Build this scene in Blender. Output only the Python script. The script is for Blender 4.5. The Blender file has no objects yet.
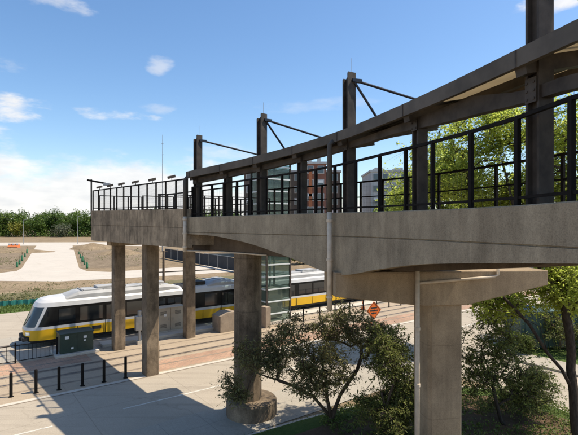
import bpy, math, random
from mathutils import Vector, Matrix, noise

random.seed(7)
scene = bpy.context.scene
COL = scene.collection
CZ = 8.8                      # eye height above the street
F = 450.0                     # focal length in photo pixels (578 wide)
HX, HY = 289.0, 223.0
T = Vector((0.8, 0.6, 0))     # along the street and the rails
U = Vector((0.6, -0.8, 0))    # across the street

def tn(t, n, z=0.0):
    return Vector((0.8*t+0.6*n, 0.6*t-0.8*n, z))

def gpx(x, y, z=0.0):
    """ground point (height z) seen at a photo position"""
    s = (y-HY)/(CZ-z)
    return Vector(((x-HX)/s, F/s, z))

# ------------------------------------------------------------------ materials
def nodes_of(name):
    m = bpy.data.materials.new(name); m.use_nodes = True
    nt = m.node_tree; nt.nodes.clear()
    out = nt.nodes.new('ShaderNodeOutputMaterial')
    return m, nt, out

def N(nt, kind, **kw):
    n = nt.nodes.new(kind)
    for k, v in kw.items():
        if k in n.inputs: n.inputs[k].default_value = v
        else: setattr(n, k, v)
    return n

def ramp(nt, fac, stops):
    r = nt.nodes.new('ShaderNodeValToRGB')
    el = r.color_ramp.elements
    el[0].position, el[0].color = stops[0][0], (*stops[0][1], 1)
    el[1].position, el[1].color = stops[-1][0], (*stops[-1][1], 1)
    for p, c in stops[1:-1]:
        e = el.new(p); e.color = (*c, 1)
    nt.links.new(fac, r.inputs['Fac'])
    return r.outputs['Color']

def mixc(nt, fac, a, b, mode='MIX'):
    m = nt.nodes.new('ShaderNodeMix'); m.data_type = 'RGBA'; m.blend_type = mode
    if isinstance(fac, (int, float)): m.inputs['Factor'].default_value = fac
    else: nt.links.new(fac, m.inputs['Factor'])
    for s, v in (('A', a), ('B', b)):
        sock = [i for i in m.inputs if i.name == s and i.type == 'RGBA'][0]
        if isinstance(v, tuple): sock.default_value = (*v, 1)
        else: nt.links.new(v, sock)
    return [o for o in m.outputs if o.type == 'RGBA'][0]

def coords(nt, scale=(1, 1, 1), rot=(0, 0, 0)):
    g = nt.nodes.new('ShaderNodeNewGeometry')
    mp = nt.nodes.new('ShaderNodeMapping')
    mp.inputs['Scale'].default_value = scale
    mp.inputs['Rotation'].default_value = rot
    nt.links.new(g.outputs['Position'], mp.inputs['Vector'])
    return mp.outputs['Vector']

def noise_tex(nt, vec, scale, detail=6, rough=0.6):
    n = N(nt, 'ShaderNodeTexNoise', Scale=scale, Detail=detail, Roughness=rough)
    nt.links.new(vec, n.inputs['Vector'])
    return n.outputs['Fac']

def principled(nt, out, col, rough=0.8, metal=0.0, bump=None, bstr=0.3, bdist=0.02, spec=0.5):
    p = nt.nodes.new('ShaderNodeBsdfPrincipled')
    if isinstance(col, tuple): p.inputs['Base Color'].default_value = (*col, 1)
    else: nt.links.new(col, p.inputs['Base Color'])
    if isinstance(rough, (int, float)): p.inputs['Roughness'].default_value = rough
    else: nt.links.new(rough, p.inputs['Roughness'])
    p.inputs['Metallic'].default_value = metal
    p.inputs['Specular IOR Level'].default_value = spec
    if bump is not None:
        b = N(nt, 'ShaderNodeBump', Strength=bstr, Distance=bdist)
        nt.links.new(bump, b.inputs['Height']); nt.links.new(b.outputs[0], p.inputs['Normal'])
    nt.links.new(p.outputs[0], out.inputs['Surface'])
    return p

def mat_plain(name, col, rough=0.6, metal=0.0, var=0.12, vscale=1.5, spec=0.5):
    m, nt, out = nodes_of(name)
    v = coords(nt)
    f = noise_tex(nt, v, vscale, 8)
    c0 = tuple(c*(1-var) for c in col); c1 = tuple(min(1, c*(1+var)) for c in col)
    c = ramp(nt, f, [(0.35, c0), (0.65, c1)])
    f2 = noise_tex(nt, v, vscale*14, 4)
    principled(nt, out, c, rough, metal, f2, 0.12, 0.01, spec)
    return m

def mat_concrete(name, base, streak=0.4, stain=(0.10, 0.08, 0.06), pits=0.4, amount=0.5, blotch=0.28, form=0.0):
    m, nt, out = nodes_of(name)
    v = coords(nt)
    big = noise_tex(nt, v, 0.7, 8, 0.65)
    patch = noise_tex(nt, coords(nt, (1, 1, 0.55)), 2.3, 7, 0.7)
    st = noise_tex(nt, coords(nt, (1, 1, 0.14)), 2.2, 8, 0.72)
    fine = noise_tex(nt, v, 38, 5, 0.75)
    c = ramp(nt, big, [(0.3, tuple(c*(1-blotch) for c in base)), (0.7, tuple(min(1, c*(1+0.7*blotch)) for c in base))])
    c = mixc(nt, 0.7, c, mixc(nt, 1.0, c, ramp(nt, patch, [(0.32, (1-1.3*blotch,)*3), (0.5, (1.0,)*3), (0.7, (1+0.6*blotch,)*3)]), 'MULTIPLY'))
    sf = ramp(nt, st, [(0.5-0.12*amount, (0, 0, 0)), (0.66, (streak,)*3)])
    c = mixc(nt, sf, c, stain)
    st2 = noise_tex(nt, coords(nt, (1, 1, 0.1), (0, 0, 0.6)), 4.0, 5, 0.65)
    lf = ramp(nt, st2, [(0.58, (0, 0, 0)), (0.72, (0.4*streak,)*3)])
    c = mixc(nt, lf, c, tuple(min(1, b*1.7) for b in base))
    if form:
        # faint lift lines left by the formwork
        sx = nt.nodes.new('ShaderNodeSeparateXYZ'); nt.links.new(v, sx.inputs[0])
        q = nt.nodes.new('ShaderNodeMath'); q.operation = 'PINGPONG'; q.inputs[1].default_value = form/2
        nt.links.new(sx.outputs['Z'], q.inputs[0])
        c = mixc(nt, ramp(nt, q.outputs[0], [(0.0, (0.5,)*3), (0.025, (0, 0, 0))]), c, stain)
    pf = ramp(nt, fine, [(0.36, (0.5,)*3), (0.56, (1.06,)*3)])
    c = mixc(nt, pits, c, mixc(nt, 1.0, c, pf, 'MULTIPLY'))
    principled(nt, out, c, 0.92, 0, fine, 0.55, 0.014, 0.25)
    return m

def mat_paving(name, base, slab=4.0, joint=0.35, dirt=0.35, dark=(0.22, 0.2, 0.17), jcol=None):
    m, nt, out = nodes_of(name)
    ang = -math.atan2(0.6, 0.8)
    v = coords(nt)
    vr = coords(nt, (1, 1, 1), (0, 0, ang))
    big = noise_tex(nt, v, 0.25, 10, 0.7)
    fine = noise_tex(nt, v, 22, 5, 0.7)
    stk = noise_tex(nt, coords(nt, (0.12, 2.2, 1), (0, 0, ang)), 1.0, 6, 0.6)
    c = ramp(nt, big, [(0.3, tuple(x*0.82 for x in base)), (0.7, tuple(min(1, x*1.1) for x in base))])
    c = mixc(nt, ramp(nt, stk, [(0.5, (0, 0, 0)), (0.72, (dirt,)*3)]), c, dark)
    c = mixc(nt, 0.5, c, ramp(nt, fine, [(0.3, tuple(x*0.6 for x in base)), (0.62, tuple(min(1, x*1.12) for x in base))]))
    wob = nt.nodes.new('ShaderNodeTexNoise'); wob.inputs['Scale'].default_value = 0.9; wob.inputs['Detail'].default_value = 5
    nt.links.new(v, wob.inputs['Vector'])
    addv = nt.nodes.new('ShaderNodeVectorMath'); addv.operation = 'MULTIPLY_ADD'; addv.inputs[1].default_value = (1.6, 1.6, 0)
    nt.links.new(wob.outputs['Color'], addv.inputs[0]); nt.links.new(v, addv.inputs[2])
    vo = nt.nodes.new('ShaderNodeTexVoronoi'); vo.feature = 'DISTANCE_TO_EDGE'; vo.inputs['Scale'].default_value = 0.16
    nt.links.new(addv.outputs[0], vo.inputs['Vector'])
    c = mixc(nt, ramp(nt, vo.outputs['Distance'], [(0.0, (0.3,)*3), (0.005, (0, 0, 0))]), c, dark)
    spot = noise_tex(nt, v, 1.1, 3, 0.5)
    c = mixc(nt, ramp(nt, spot, [(0.64, (0, 0, 0)), (0.74, (0.3,)*3)]), c, tuple(x*0.6 for x in base))
    if slab:
        b = N(nt, 'ShaderNodeTexBrick', Scale=1.0)
        b.offset = 0.0
        b.inputs['Brick Width'].default_value = slab; b.inputs['Row Height'].default_value = slab*0.9
        b.inputs['Mortar Size'].default_value = 0.018; b.inputs['Mortar Smooth'].default_value = 0.3
        nt.links.new(vr, b.inputs['Vector'])
        k = nt.nodes.new('ShaderNodeMath'); k.operation = 'MULTIPLY'; k.inputs[1].default_value = joint
        nt.links.new(b.outputs['Fac'], k.inputs[0])
        c = mixc(nt, k.outputs[0], c, jcol or dark)
    principled(nt, out, c, 0.9, 0, fine, 0.3, 0.01, 0.25)
    return m

def mat_brickpave(name, a, b_, w=0.4, h=0.2):
    m, nt, out = nodes_of(name)
    vr = coords(nt, (1, 1, 1), (0, 0, -math.atan2(0.6, 0.8)))
    b = N(nt, 'ShaderNodeTexBrick', Scale=1.0)
    b.inputs['Brick Width'].default_value = w; b.inputs['Row Height'].default_value = h
    b.inputs['Mortar Size'].default_value = 0.012
    b.inputs['Color1'].default_value = (*a, 1); b.inputs['Color2'].default_value = (*b_, 1)
    b.inputs['Mortar'].default_value = (0.25, 0.2, 0.15, 1)
    nt.links.new(vr, b.inputs['Vector'])
    big = noise_tex(nt, coords(nt), 0.35, 8, 0.65)
    c = mixc(nt, 0.8, b.outputs['Color'], mixc(nt, 1.0, b.outputs['Color'], ramp(nt, big, [(0.3, (0.62,)*3), (0.7, (1.2,)*3)]), 'MULTIPLY'))
    principled(nt, out, c, 0.9, 0, b.outputs['Fac'], 0.2, 0.005, 0.25)
    return m

def mat_ground(name, cols, scales=(0.15, 2.5, 14), bump=0.6):
    m, nt, out = nodes_of(name)
    v = coords(nt)
    a = noise_tex(nt, v, scales[0], 10, 0.7)
    b = noise_tex(nt, v, scales[1], 8, 0.7)
    d = noise_tex(nt, v, scales[2], 6, 0.7)
    c = ramp(nt, a, [(0.25, cols[0]), (0.5, cols[1]), (0.75, cols[2])])
    c = mixc(nt, 0.55, c, ramp(nt, b, [(0.3, cols[0]), (0.7, cols[2])]))
    c = mixc(nt, 0.6, c, mixc(nt, 1.0, c, ramp(nt, d, [(0.3, (0.4,)*3), (0.65, (1.35,)*3)]), 'MULTIPLY'))
    principled(nt, out, c, 1.0, 0, d, bump, 0.06, 0.1)
    return m

def mat_leaf(name, dark, light, trans=0.4, tcol=None, rough=0.55):
    m, nt, out = nodes_of(name)
    g = nt.nodes.new('ShaderNodeNewGeometry')
    n = noise_tex(nt, coords(nt), 0.7, 4, 0.6)
    mm = nt.nodes.new('ShaderNodeMath'); mm.operation = 'ADD'
    h = nt.nodes.new('ShaderNodeMath'); h.operation = 'MULTIPLY'; h.inputs[1].default_value = 0.6
    nt.links.new(g.outputs['Random Per Island'], h.inputs[0])
    h2 = nt.nodes.new('ShaderNodeMath'); h2.operation = 'MULTIPLY'; h2.inputs[1].default_value = 0.45
    nt.links.new(n, h2.inputs[0])
    nt.links.new(h.outputs[0], mm.inputs[0]); nt.links.new(h2.outputs[0], mm.inputs[1])
    c = ramp(nt, mm.outputs[0], [(0.15, dark), (0.85, light)])
    p = nt.nodes.new('ShaderNodeBsdfPrincipled')
    nt.links.new(c, p.inputs['Base Color']); p.inputs['Roughness'].default_value = rough
    p.inputs['Specular IOR Level'].default_value = 0.35
    t = nt.nodes.new('ShaderNodeBsdfTranslucent')
    if tcol: t.inputs['Color'].default_value = (*tcol, 1)
    else: nt.links.new(c, t.inputs['Color'])
    mx = nt.nodes.new('ShaderNodeMixShader'); mx.inputs[0].default_value = trans
    nt.links.new(p.outputs[0], mx.inputs[1]); nt.links.new(t.outputs[0], mx.inputs[2])
    nt.links.new(mx.outputs[0], out.inputs['Surface'])
    return m

def mat_bark(name, a, b):
    m, nt, out = nodes_of(name)
    f = noise_tex(nt, coords(nt, (1, 1, 0.25)), 14, 8, 0.7)
    principled(nt, out, ramp(nt, f, [(0.35, a), (0.65, b)]), 0.95, 0, f, 0.7, 0.02, 0.2)
    return m

def mat_glass(name, col, rough=0.06, alpha=None):
    m, nt, out = nodes_of(name)
    p = principled(nt, out, col, rough, 0.0, None, spec=0.8)
    if alpha is not None:
        tr = nt.nodes.new('ShaderNodeBsdfTransparent'); tr.inputs[0].default_value = (0.86, 0.92, 0.9, 1)
        mx = nt.nodes.new('ShaderNodeMixShader'); mx.inputs[0].default_value = alpha
        nt.links.new(tr.outputs[0], mx.inputs[1]); nt.links.new(p.outputs[0], mx.inputs[2])
        nt.links.new(mx.outputs[0], out.inputs['Surface'])
    return m

def mat_canopy(name, col):
    m, nt, out = nodes_of(name)
    f = noise_tex(nt, coords(nt), 1.2, 6)
    c = ramp(nt, f, [(0.3, tuple(x*0.85 for x in col)), (0.7, col)])
    p = nt.nodes.new('ShaderNodeBsdfPrincipled'); nt.links.new(c, p.inputs['Base Color']); p.inputs['Roughness'].default_value = 0.7
    t = nt.nodes.new('ShaderNodeBsdfTranslucent'); nt.links.new(c, t.inputs['Color'])
    mx = nt.nodes.new('ShaderNodeMixShader'); mx.inputs[0].default_value = 0.45
    nt.links.new(p.outputs[0], mx.inputs[1]); nt.links.new(t.outputs[0], mx.inputs[2])
    nt.links.new(mx.outputs[0], out.inputs['Surface'])
    return m

def mat_facade(name, col, brick=True):
    m, nt, out = nodes_of(name)
    v = coords(nt)
    f = noise_tex(nt, v, 0.3, 8)
    g = noise_tex(nt, coords(nt, (1, 1, 6)), 2.0, 4)
    c = ramp(nt, f, [(0.3, tuple(x*0.8 for x in col)), (0.7, tuple(min(1, x*1.15) for x in col))])
    c = mixc(nt, 0.35, c, mixc(nt, 1.0, c, ramp(nt, g, [(0.35, (0.6,)*3), (0.65, (1.2,)*3)]), 'MULTIPLY'))
    principled(nt, out, c, 0.9, 0, g, 0.2, 0.02, 0.2)
    return m

M = {}
M['fascia'] = mat_concrete('fascia_concrete', (0.405, 0.33, 0.225), 0.5, (0.17, 0.13, 0.085), 0.6, 0.75, 0.24)
M['landing'] = mat_concrete('stained_concrete', (0.42, 0.325, 0.215), 0.62, (0.075, 0.058, 0.042), 0.75, 0.8, 0.5)
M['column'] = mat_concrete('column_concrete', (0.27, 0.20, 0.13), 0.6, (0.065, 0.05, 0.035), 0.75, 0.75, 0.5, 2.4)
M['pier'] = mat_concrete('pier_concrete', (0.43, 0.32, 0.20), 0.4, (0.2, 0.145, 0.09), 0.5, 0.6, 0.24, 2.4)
M['girder'] = mat_concrete('shade_darkened_concrete', (0.13, 0.098, 0.068), 0.4, (0.07, 0.05, 0.035), 0.5, 0.6)  # concrete coloured extra dark: underside shade between beam and cap is painted in
M['steel'] = mat_plain('weathered_brown_steel', (0.060, 0.049, 0.039), 0.65, 0.0, 0.4, 2.0, 0.25)
M['steel2'] = mat_plain('canopy_beam_paint', (0.105, 0.088, 0.068), 0.65, 0.0, 0.25, 1.2, 0.25)
M['black'] = mat_plain('black_rail_paint', (0.014, 0.012, 0.0105), 0.75, 0.0, 0.25, 3.0, 0.1)
M['rod'] = mat_plain('black_rod_paint', (0.012, 0.014, 0.02), 0.35, 0.0, 0.2, 3.0)
M['wire'] = mat_plain('dark_mesh_wire', (0.06, 0.06, 0.058), 0.5, 0.2, 0.2, 3.0)
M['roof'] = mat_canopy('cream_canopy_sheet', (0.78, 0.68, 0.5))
M['pipe'] = mat_plain('pale_grey_pipe', (0.66, 0.55, 0.41), 0.6, 0.0, 0.14, 4.0, 0.3)
M['road'] = mat_paving('pale_street_concrete', (0.405, 0.345, 0.265), 5.0, 0.5, 0.7, (0.18, 0.15, 0.11))
M['plaza'] = mat_paving('tan_track_paving', (0.40, 0.315, 0.22), 1.2, 0.3, 0.6, (0.20, 0.145, 0.10))
M['brick'] = mat_brickpave('red_brick_paving', (0.47, 0.29, 0.19), (0.40, 0.25, 0.165))
M['side'] = mat_paving('sidewalk_concrete', (0.39, 0.345, 0.275), 1.8, 0.6, 0.25)
M['kerb'] = mat_paving('kerb_concrete', (0.56, 0.5, 0.41), 0, 0, 0.2)
M['newroad'] = mat_paving('new_white_concrete', (0.53, 0.475, 0.40), 9.0, 0.7, 0.4, (0.33, 0.26, 0.18))
M['soil'] = mat_ground('brown_soil', [(0.13, 0.095, 0.058), (0.25, 0.185, 0.115), (0.36, 0.275, 0.175)], (0.05, 0.35, 2.5))
M['bedsoil'] = mat_ground('dark_bed_soil', [(0.10, 0.076, 0.05), (0.21, 0.16, 0.105), (0.33, 0.255, 0.175)], (0.1, 0.45, 2.5))
M['mulch'] = mat_ground('brown_mulch', [(0.085, 0.055, 0.035), (0.14, 0.092, 0.058), (0.20, 0.135, 0.085)], (0.8, 5, 28))
M['grass'] = mat_ground('lawn_soil', [(0.045, 0.075, 0.018), (0.08, 0.125, 0.03), (0.12, 0.16, 0.045)], (0.4, 4, 25))
M['scrub'] = mat_ground('scrub_ground', [(0.13, 0.11, 0.06), (0.16, 0.15, 0.075), (0.2, 0.17, 0.1)], (0.12, 1.0, 8))
M['rail'] = mat_plain('rail_steel', (0.09, 0.075, 0.06), 0.4, 0.5, 0.3, 3.0)
M['groove'] = mat_plain('dark_track_groove', (0.24, 0.185, 0.13), 0.85, 0, 0.3, 1.0)
M['paint'] = mat_plain('worn_white_road_paint', (0.56, 0.52, 0.44), 0.85, 0, 0.3, 6.0)
M['yellow'] = mat_plain('yellow_train_paint', (0.80, 0.45, 0.015), 0.35, 0, 0.06, 0.8)
M['white'] = mat_plain('white_train_paint', (0.57, 0.56, 0.54), 0.35, 0, 0.09, 0.8)
M['troof'] = mat_plain('grey_train_roof', (0.36, 0.355, 0.34), 0.6, 0, 0.2, 1.5)
M['band'] = mat_plain('black_window_band', (0.010, 0.0095, 0.009), 0.25, 0, 0.1, 1.0, 0.25)
M['pane'] = mat_glass('dark_train_glass', (0.02, 0.022, 0.022), 0.08)
M['wind'] = mat_glass('windscreen_glass', (0.035, 0.042, 0.042), 0.12)
M['under'] = mat_plain('black_underframe', (0.022, 0.02, 0.018), 0.8, 0, 0.3, 2)
M['bellows'] = mat_plain('dark_rubber_bellows', (0.03, 0.03, 0.03), 0.85, 0, 0.3, 8)
M['lamp'] = mat_plain('headlamp_lens', (0.7, 0.7, 0.65), 0.15, 0, 0.05)
M['green'] = mat_plain('dark_green_cabinet_paint', (0.028, 0.048, 0.033), 0.45, 0, 0.15, 2)
M['beige'] = mat_plain('beige_cabinet_paint', (0.42, 0.36, 0.27), 0.5, 0, 0.08, 2)
M['label'] = mat_plain('white_sticker', (0.75, 0.74, 0.7), 0.5, 0, 0.03)
M['orange'] = mat_plain('orange_sign_face', (0.88, 0.17, 0.02), 0.45, 0, 0.06)
M['orange2'] = mat_plain('orange_plastic', (0.70, 0.20, 0.06), 0.6, 0, 0.12)
M['blue'] = mat_plain('blue_sign_face', (0.05, 0.16, 0.42), 0.45, 0, 0.06)
M['galv'] = mat_plain('galvanised_steel', (0.36, 0.36, 0.35), 0.45, 0.5, 0.12, 3)
M['mullion'] = mat_plain('white_mullion_paint', (0.66, 0.68, 0.66), 0.4, 0, 0.05)
M['tglass'] = mat_glass('greenish_tower_glass', (0.10, 0.14, 0.12), 0.05, 0.28)
M['stone'] = mat_concrete('beige_stone_base', (0.36, 0.28, 0.20), 0.2, (0.2, 0.15, 0.11), 0.4, 0.3)
M['redwall'] = mat_facade('red_brick_facade', (0.25, 0.115, 0.08))
M['orwall'] = mat_facade('orange_facade_panel', (0.44, 0.16, 0.075))
M['greywall'] = mat_facade('pale_grey_facade', (0.50, 0.49, 0.46))
M['tanwall'] = mat_facade('tan_facade', (0.46, 0.41, 0.34))
M['winglass'] = mat_glass('building_window_glass', (0.06, 0.08, 0.09), 0.08)
M['whiteframe'] = mat_plain('pale_window_frame', (0.50, 0.48, 0.45), 0.5, 0, 0.04)
M['dkwall'] = mat_facade('dark_grey_brown_facade', (0.13, 0.105, 0.085))
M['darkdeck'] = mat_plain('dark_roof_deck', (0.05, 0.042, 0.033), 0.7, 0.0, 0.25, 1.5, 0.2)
M['fairing'] = mat_plain('pale_grey_roof_fairing', (0.36, 0.355, 0.34), 0.5, 0, 0.15, 0.8)
M['screen'] = mat_plain('black_fence_screen', (0.022, 0.023, 0.026), 0.8, 0, 0.25, 1)
M['silt'] = mat_plain('teal_silt_fabric', (0.03, 0.20, 0.16), 0.7, 0, 0.25, 1)
M['teal'] = mat_plain('dull_teal_paint', (0.055, 0.095, 0.08), 0.6, 0, 0.2, 1)
M['sack'] = mat_plain('green_planting_sack', (0.04, 0.17, 0.08), 0.8, 0, 0.3, 2)
M['wood'] = mat_bark('brown_pole_wood', (0.09, 0.06, 0.04), (0.17, 0.12, 0.08))
M['bark'] = mat_bark('dark_tree_bark', (0.035, 0.026, 0.02), (0.09, 0.068, 0.05))
M['bark2'] = mat_bark('grey_shrub_bark', (0.07, 0.05, 0.035), (0.16, 0.115, 0.08))
M['olive'] = mat_leaf('olive_leaves', (0.085, 0.085, 0.028), (0.31, 0.29, 0.115), 0.4)
M['olive2'] = mat_leaf('deep_green_leaves', (0.075, 0.095, 0.022), (0.29, 0.31, 0.085), 0.42)
M['spring'] = mat_leaf('spring_leaves', (0.30, 0.37, 0.045), (0.62, 0.67, 0.15), 0.65)
M['far1'] = mat_leaf('far_oak_leaves', (0.045, 0.09, 0.014), (0.13, 0.20, 0.035), 0.3)
M['far2'] = mat_leaf('far_pale_leaves', (0.07, 0.12, 0.02), (0.18, 0.25, 0.045), 0.3)
M['far3'] = mat_leaf('far_yellow_leaves', (0.16, 0.17, 0.02), (0.30, 0.29, 0.045), 0.3)
M['far4'] = mat_leaf('far_grey_leaves', (0.08, 0.10, 0.055), (0.17, 0.18, 0.11), 0.25)
M['weed'] = mat_leaf('weed_leaves', (0.06, 0.075, 0.02), (0.19, 0.19, 0.06), 0.3)
M['grassleaf'] = mat_leaf('grass_blades', (0.05, 0.085, 0.015), (0.14, 0.19, 0.04), 0.35)
M['ivy'] = mat_leaf('groundcover_leaves', (0.06, 0.085, 0.018), (0.2, 0.25, 0.055), 0.4)

# ------------------------------------------------------------------ mesh helpers
class MB:
    def __init__(s): s.v = []; s.f = []
    def quadgrid(s, rows, close_u=False):
        """rows: list of equally long point lists"""
        b = len(s.v); n = len(rows[0])
        for r in rows: s.v += [tuple(p) for p in r]
        for i in range(len(rows)-1):
            for j in range(n if close_u else n-1):
                k = (j+1) % n
                s.f.append((b+i*n+j, b+i*n+k, b+(i+1)*n+k, b+(i+1)*n+j))
        return b
    def prism_rings(s, rings, caps=True):
        """rings: closed loops of equal length, capped at both ends"""
        b = s.quadgrid(rings, True); n = len(rings[0])
        if caps:
            s.f.append(tuple(b+j for j in reversed(range(n))))
            e = b+(len(rings)-1)*n
            s.f.append(tuple(e+j for j in range(n)))
        return s
    def box(s, o, ax, ay, az):
        """o: corner-centre of the bottom face; ax, ay full vectors; az up vector"""
        o, ax, ay, az = Vector(o), Vector(ax), Vector(ay), Vector(az)
        q = [o-ax/2-ay/2, o+ax/2-ay/2, o+ax/2+ay/2, o-ax/2+ay/2]
        if ax.cross(ay).dot(az) < 0: q.reverse()
        return s.prism_rings([q, [p+az for p in q]])
    def bbox(s, x0, x1, y0, y1, z0, z1):
        return s.box(((x0+x1)/2, (y0+y1)/2, z0), (x1-x0, 0, 0), (0, y1-y0, 0), (0, 0, z1-z0))
    def bar(s, a, b, w, h=None, up=(0, 0, 1)):
        a, b = Vector(a), Vector(b); h = h or w
        d = (b-a).normalized(); up = Vector(up)
        if abs(d.dot(up)) > 0.98: up = T.copy()
        sd = d.cross(up).normalized(); u = sd.cross(d).normalized()
        c = [(-w/2, -h/2), (w/2, -h/2), (w/2, h/2), (-w/2, h/2)]
        return s.prism_rings([[p+sd*x+u*y for x, y in c] for p in (a, b)])
    def tube(s, pts, r, n=8, caps=True):
        pts = [Vector(p) for p in pts]
        rs = r if isinstance(r, (list, tuple)) else [r]*len(pts)
        rings = []; ref = None
        for i, p in enumerate(pts):
            d = (pts[min(i+1, len(pts)-1)]-pts[max(i-1, 0)])
            if d.length < 1e-9: d = Vector((0, 0, 1))
            d.normalize()
            if ref is None:
                ref = Vector((1, 0, 0)) if abs(d.x) < 0.8 else Vector((0, 1, 0))
            a = (ref-d*ref.dot(d)).normalized(); ref = a
            b = d.cross(a)
            rings.append([p+(a*math.cos(2*math.pi*k/n)+b*math.sin(2*math.pi*k/n))*rs[i] for k in range(n)])
        return s.prism_rings(rings, caps)
    def lathe(s, o, prof, n=24):
        o = Vector(o)
        rings = [[o+Vector((r*math.cos(2*math.pi*k/n), r*math.sin(2*math.pi*k/n), z)) for k in range(n)] for r, z in prof]
        return s.prism_rings(rings)
    def sheet(s, pts):
        b = len(s.v); s.v += [tuple(p) for p in pts]; s.f.append(tuple(range(b, b+len(pts)))); return s
    def build(s, name, mat, parent=None, smooth=False, org=None, bevel=0.0):
        me = bpy.data.meshes.new(name)
        o0 = Vector((0, 0, 0))
        p = parent
        while p is not None: o0 += Vector(p.location); p = p.parent
        if org is not None: o0 = Vector(org)
        vv = [(x-o0.x, y-o0.y, z-o0.z) for x, y, z in s.v]
        me.from_pydata(vv, [], s.f); me.update()
        me.materials.append(M[mat] if isinstance(mat, str) else mat)
        if smooth:
            for pl in me.polygons: pl.use_smooth = True
        o = bpy.data.objects.new(name, me); COL.objects.link(o)
        if parent is not None: o.parent = parent
        if org is not None: o.location = org
        if bevel:
            b = o.modifiers.new('bevel', 'BEVEL'); b.width = bevel; b.segments = 2; b.limit_method = 'ANGLE'; b.angle_limit = math.radians(40)
        return o

def thing(name, label, cat, loc=(0, 0, 0), group=None, rz=0.0):
    o = bpy.data.objects.new(name, None); COL.objects.link(o)
    o.location = loc; o.rotation_euler = (0, 0, rz)
    o.empty_display_size = 0.2
    o['label'] = label; o['category'] = cat
    if group: o['group'] = group
    return o

def tag(o, label, cat, group=None):
    o['label'] = label; o['category'] = cat
    if group: o['group'] = group
    return o

def add_leaf(m, c, size, rnd, droop=0.3, aspect=0.42):
    d = Vector((rnd.gauss(0, 1), rnd.gauss(0, 1), rnd.gauss(-droop, 0.7)))
    if d.length < 1e-4: d = Vector((1, 0, 0))
    d.normalize()
    s_ = d.cross(Vector((rnd.gauss(0, 0.6), rnd.gauss(0, 0.6), 1)))
    if s_.length < 1e-4: s_ = Vector((1, 0, 0))
    s_.normalize()
    L = size*rnd.uniform(0.65, 1.3); w = L*aspect
    up = s_.cross(d)*L*0.12
    b = len(m.v)
    m.v += [tuple(c), tuple(c+d*L*0.5+s_*w*0.5+up), tuple(c+d*L), tuple(c+d*L*0.5-s_*w*0.5+up)]
    m.f += [(b, b+1, b+2, b+3)]

def struct(o, label=None):
    o['kind'] = 'structure'
    if label: o['label'] = label
    return o

def copy_thing(root, loc, label=None, rz=None, scale=None):
    r = root.copy(); COL.objects.link(r); r.location = loc
    if rz is not None: r.rotation_euler = (0, 0, rz)
    if scale is not None: r.scale = scale if not isinstance(scale, (int, float)) else (scale,)*3
    if label: r['label'] = label
    for ch in list(root.children):
        c = ch.copy(); COL.objects.link(c); c.parent = r
        for g in list(ch.children):
            d = g.copy(); COL.objects.link(d); d.parent = c
    return r

def lerp(a, b, k): return a+(b-a)*k
def table(tab, x):
    """smooth cubic through the listed points"""
    if x <= tab[0][0]: return tab[0][1]
    if x >= tab[-1][0]: return tab[-1][1]
    n = len(tab)
    sl = [(tab[i+1][1]-tab[i][1])/(tab[i+1][0]-tab[i][0]) for i in range(n-1)]
    m = [sl[0]]+[(sl[i-1]+sl[i])/2 for i in range(1, n-1)]+[sl[-1]]
    for i in range(n-1):
        if x <= tab[i+1][0]:
            h = tab[i+1][0]-tab[i][0]; t = (x-tab[i][0])/h
            return (2*t**3-3*t*t+1)*tab[i][1]+(t**3-2*t*t+t)*h*m[i]+(3*t*t-2*t**3)*tab[i+1][1]+(t**3-t*t)*h*m[i+1]

# ------------------------------------------------------------------ the curved walkway: its outer edge in plan
CTRL = [(-4.81, 21.24), (-1.05, 17.46), (1.32, 14.5), (2.42, 12.1), (3.30, 9.36), (3.86, 7.6), (4.12, 6.2), (4.22, 4.4), (4.1, 2.2), (3.7, -0.4), (3.0, -3.0)]
def catmull(P, per=14):
    P = [Vector((x, y, 0)) for x, y in P]
    P = [P[0]*2-P[1]]+P+[P[-1]*2-P[-2]]
    out = []
    for i in range(1, len(P)-2):
        for k in range(per):
            t = k/per
            a, b, c, d = P[i-1], P[i], P[i+1], P[i+2]
            out.append(0.5*((2*b)+(c-a)*t+(2*a-5*b+4*c-d)*t*t+(3*b-a-3*c+d)*t**3))
    out.append(P[-2]); return out
PATH = catmull(CTRL)
def smooth_normals():
    ns = []
    for i in range(len(PATH)):
        d = (PATH[min(i+2, len(PATH)-1)]-PATH[max(i-2, 0)]).normalized()
        ns.append(Vector((-d.y, d.x, 0)))
    return ns
NORM = smooth_normals()     # points inward, away from the camera
CUM = [0.0]
for a, b in zip(PATH, PATH[1:]): CUM.append(CUM[-1]+(b-a).length)
def at(s):
    s = max(0.0, min(CUM[-1]-1e-6, s))
    for i in range(len(CUM)-1):
        if s <= CUM[i+1]:
            k = (s-CUM[i])/(CUM[i+1]-CUM[i])
            return PATH[i].lerp(PATH[i+1], k), NORM[i].lerp(NORM[i+1], k).normalized()
def px_of(p): return HX+F*p.x/p.y if p.y > 0.5 else 2000.0
def s_at_px(x, off=0.0):
    best = None
    for i in range(1200):
        s = CUM[-1]*i/1199
        p, n = at(s); q = p+n*off
        if q.y < 1.0: break
        e = abs(px_of(q)-x)
        if best is None or e < best[0]: best = (e, s)
    return best[1]
def zy(x, y, depth): return CZ+(HY-y)*depth/F     # height of a photo row at a given depth
TOPY = [(187, 217), (330, 212.7), (378, 211.5), (448, 208.9), (520, 205), (578, 200.3)]
JOINTY = [(187, 232.2), (330, 236), (378, 237.6), (448, 241), (578, 248)]
BOTY = [(187, 234), (214, 236), (232, 239.4), (253, 244.6), (277, 253), (301, 262), (321, 270.4), (335, 274), (345, 275), (374.6, 270), (416, 264.8), (450, 263.5), (578, 263.5)]
RAILY = [(187, 187.5), (262, 177), (330, 166), (378, 154.6), (448, 136.6), (518, 116), (578, 93.6)]
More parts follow.
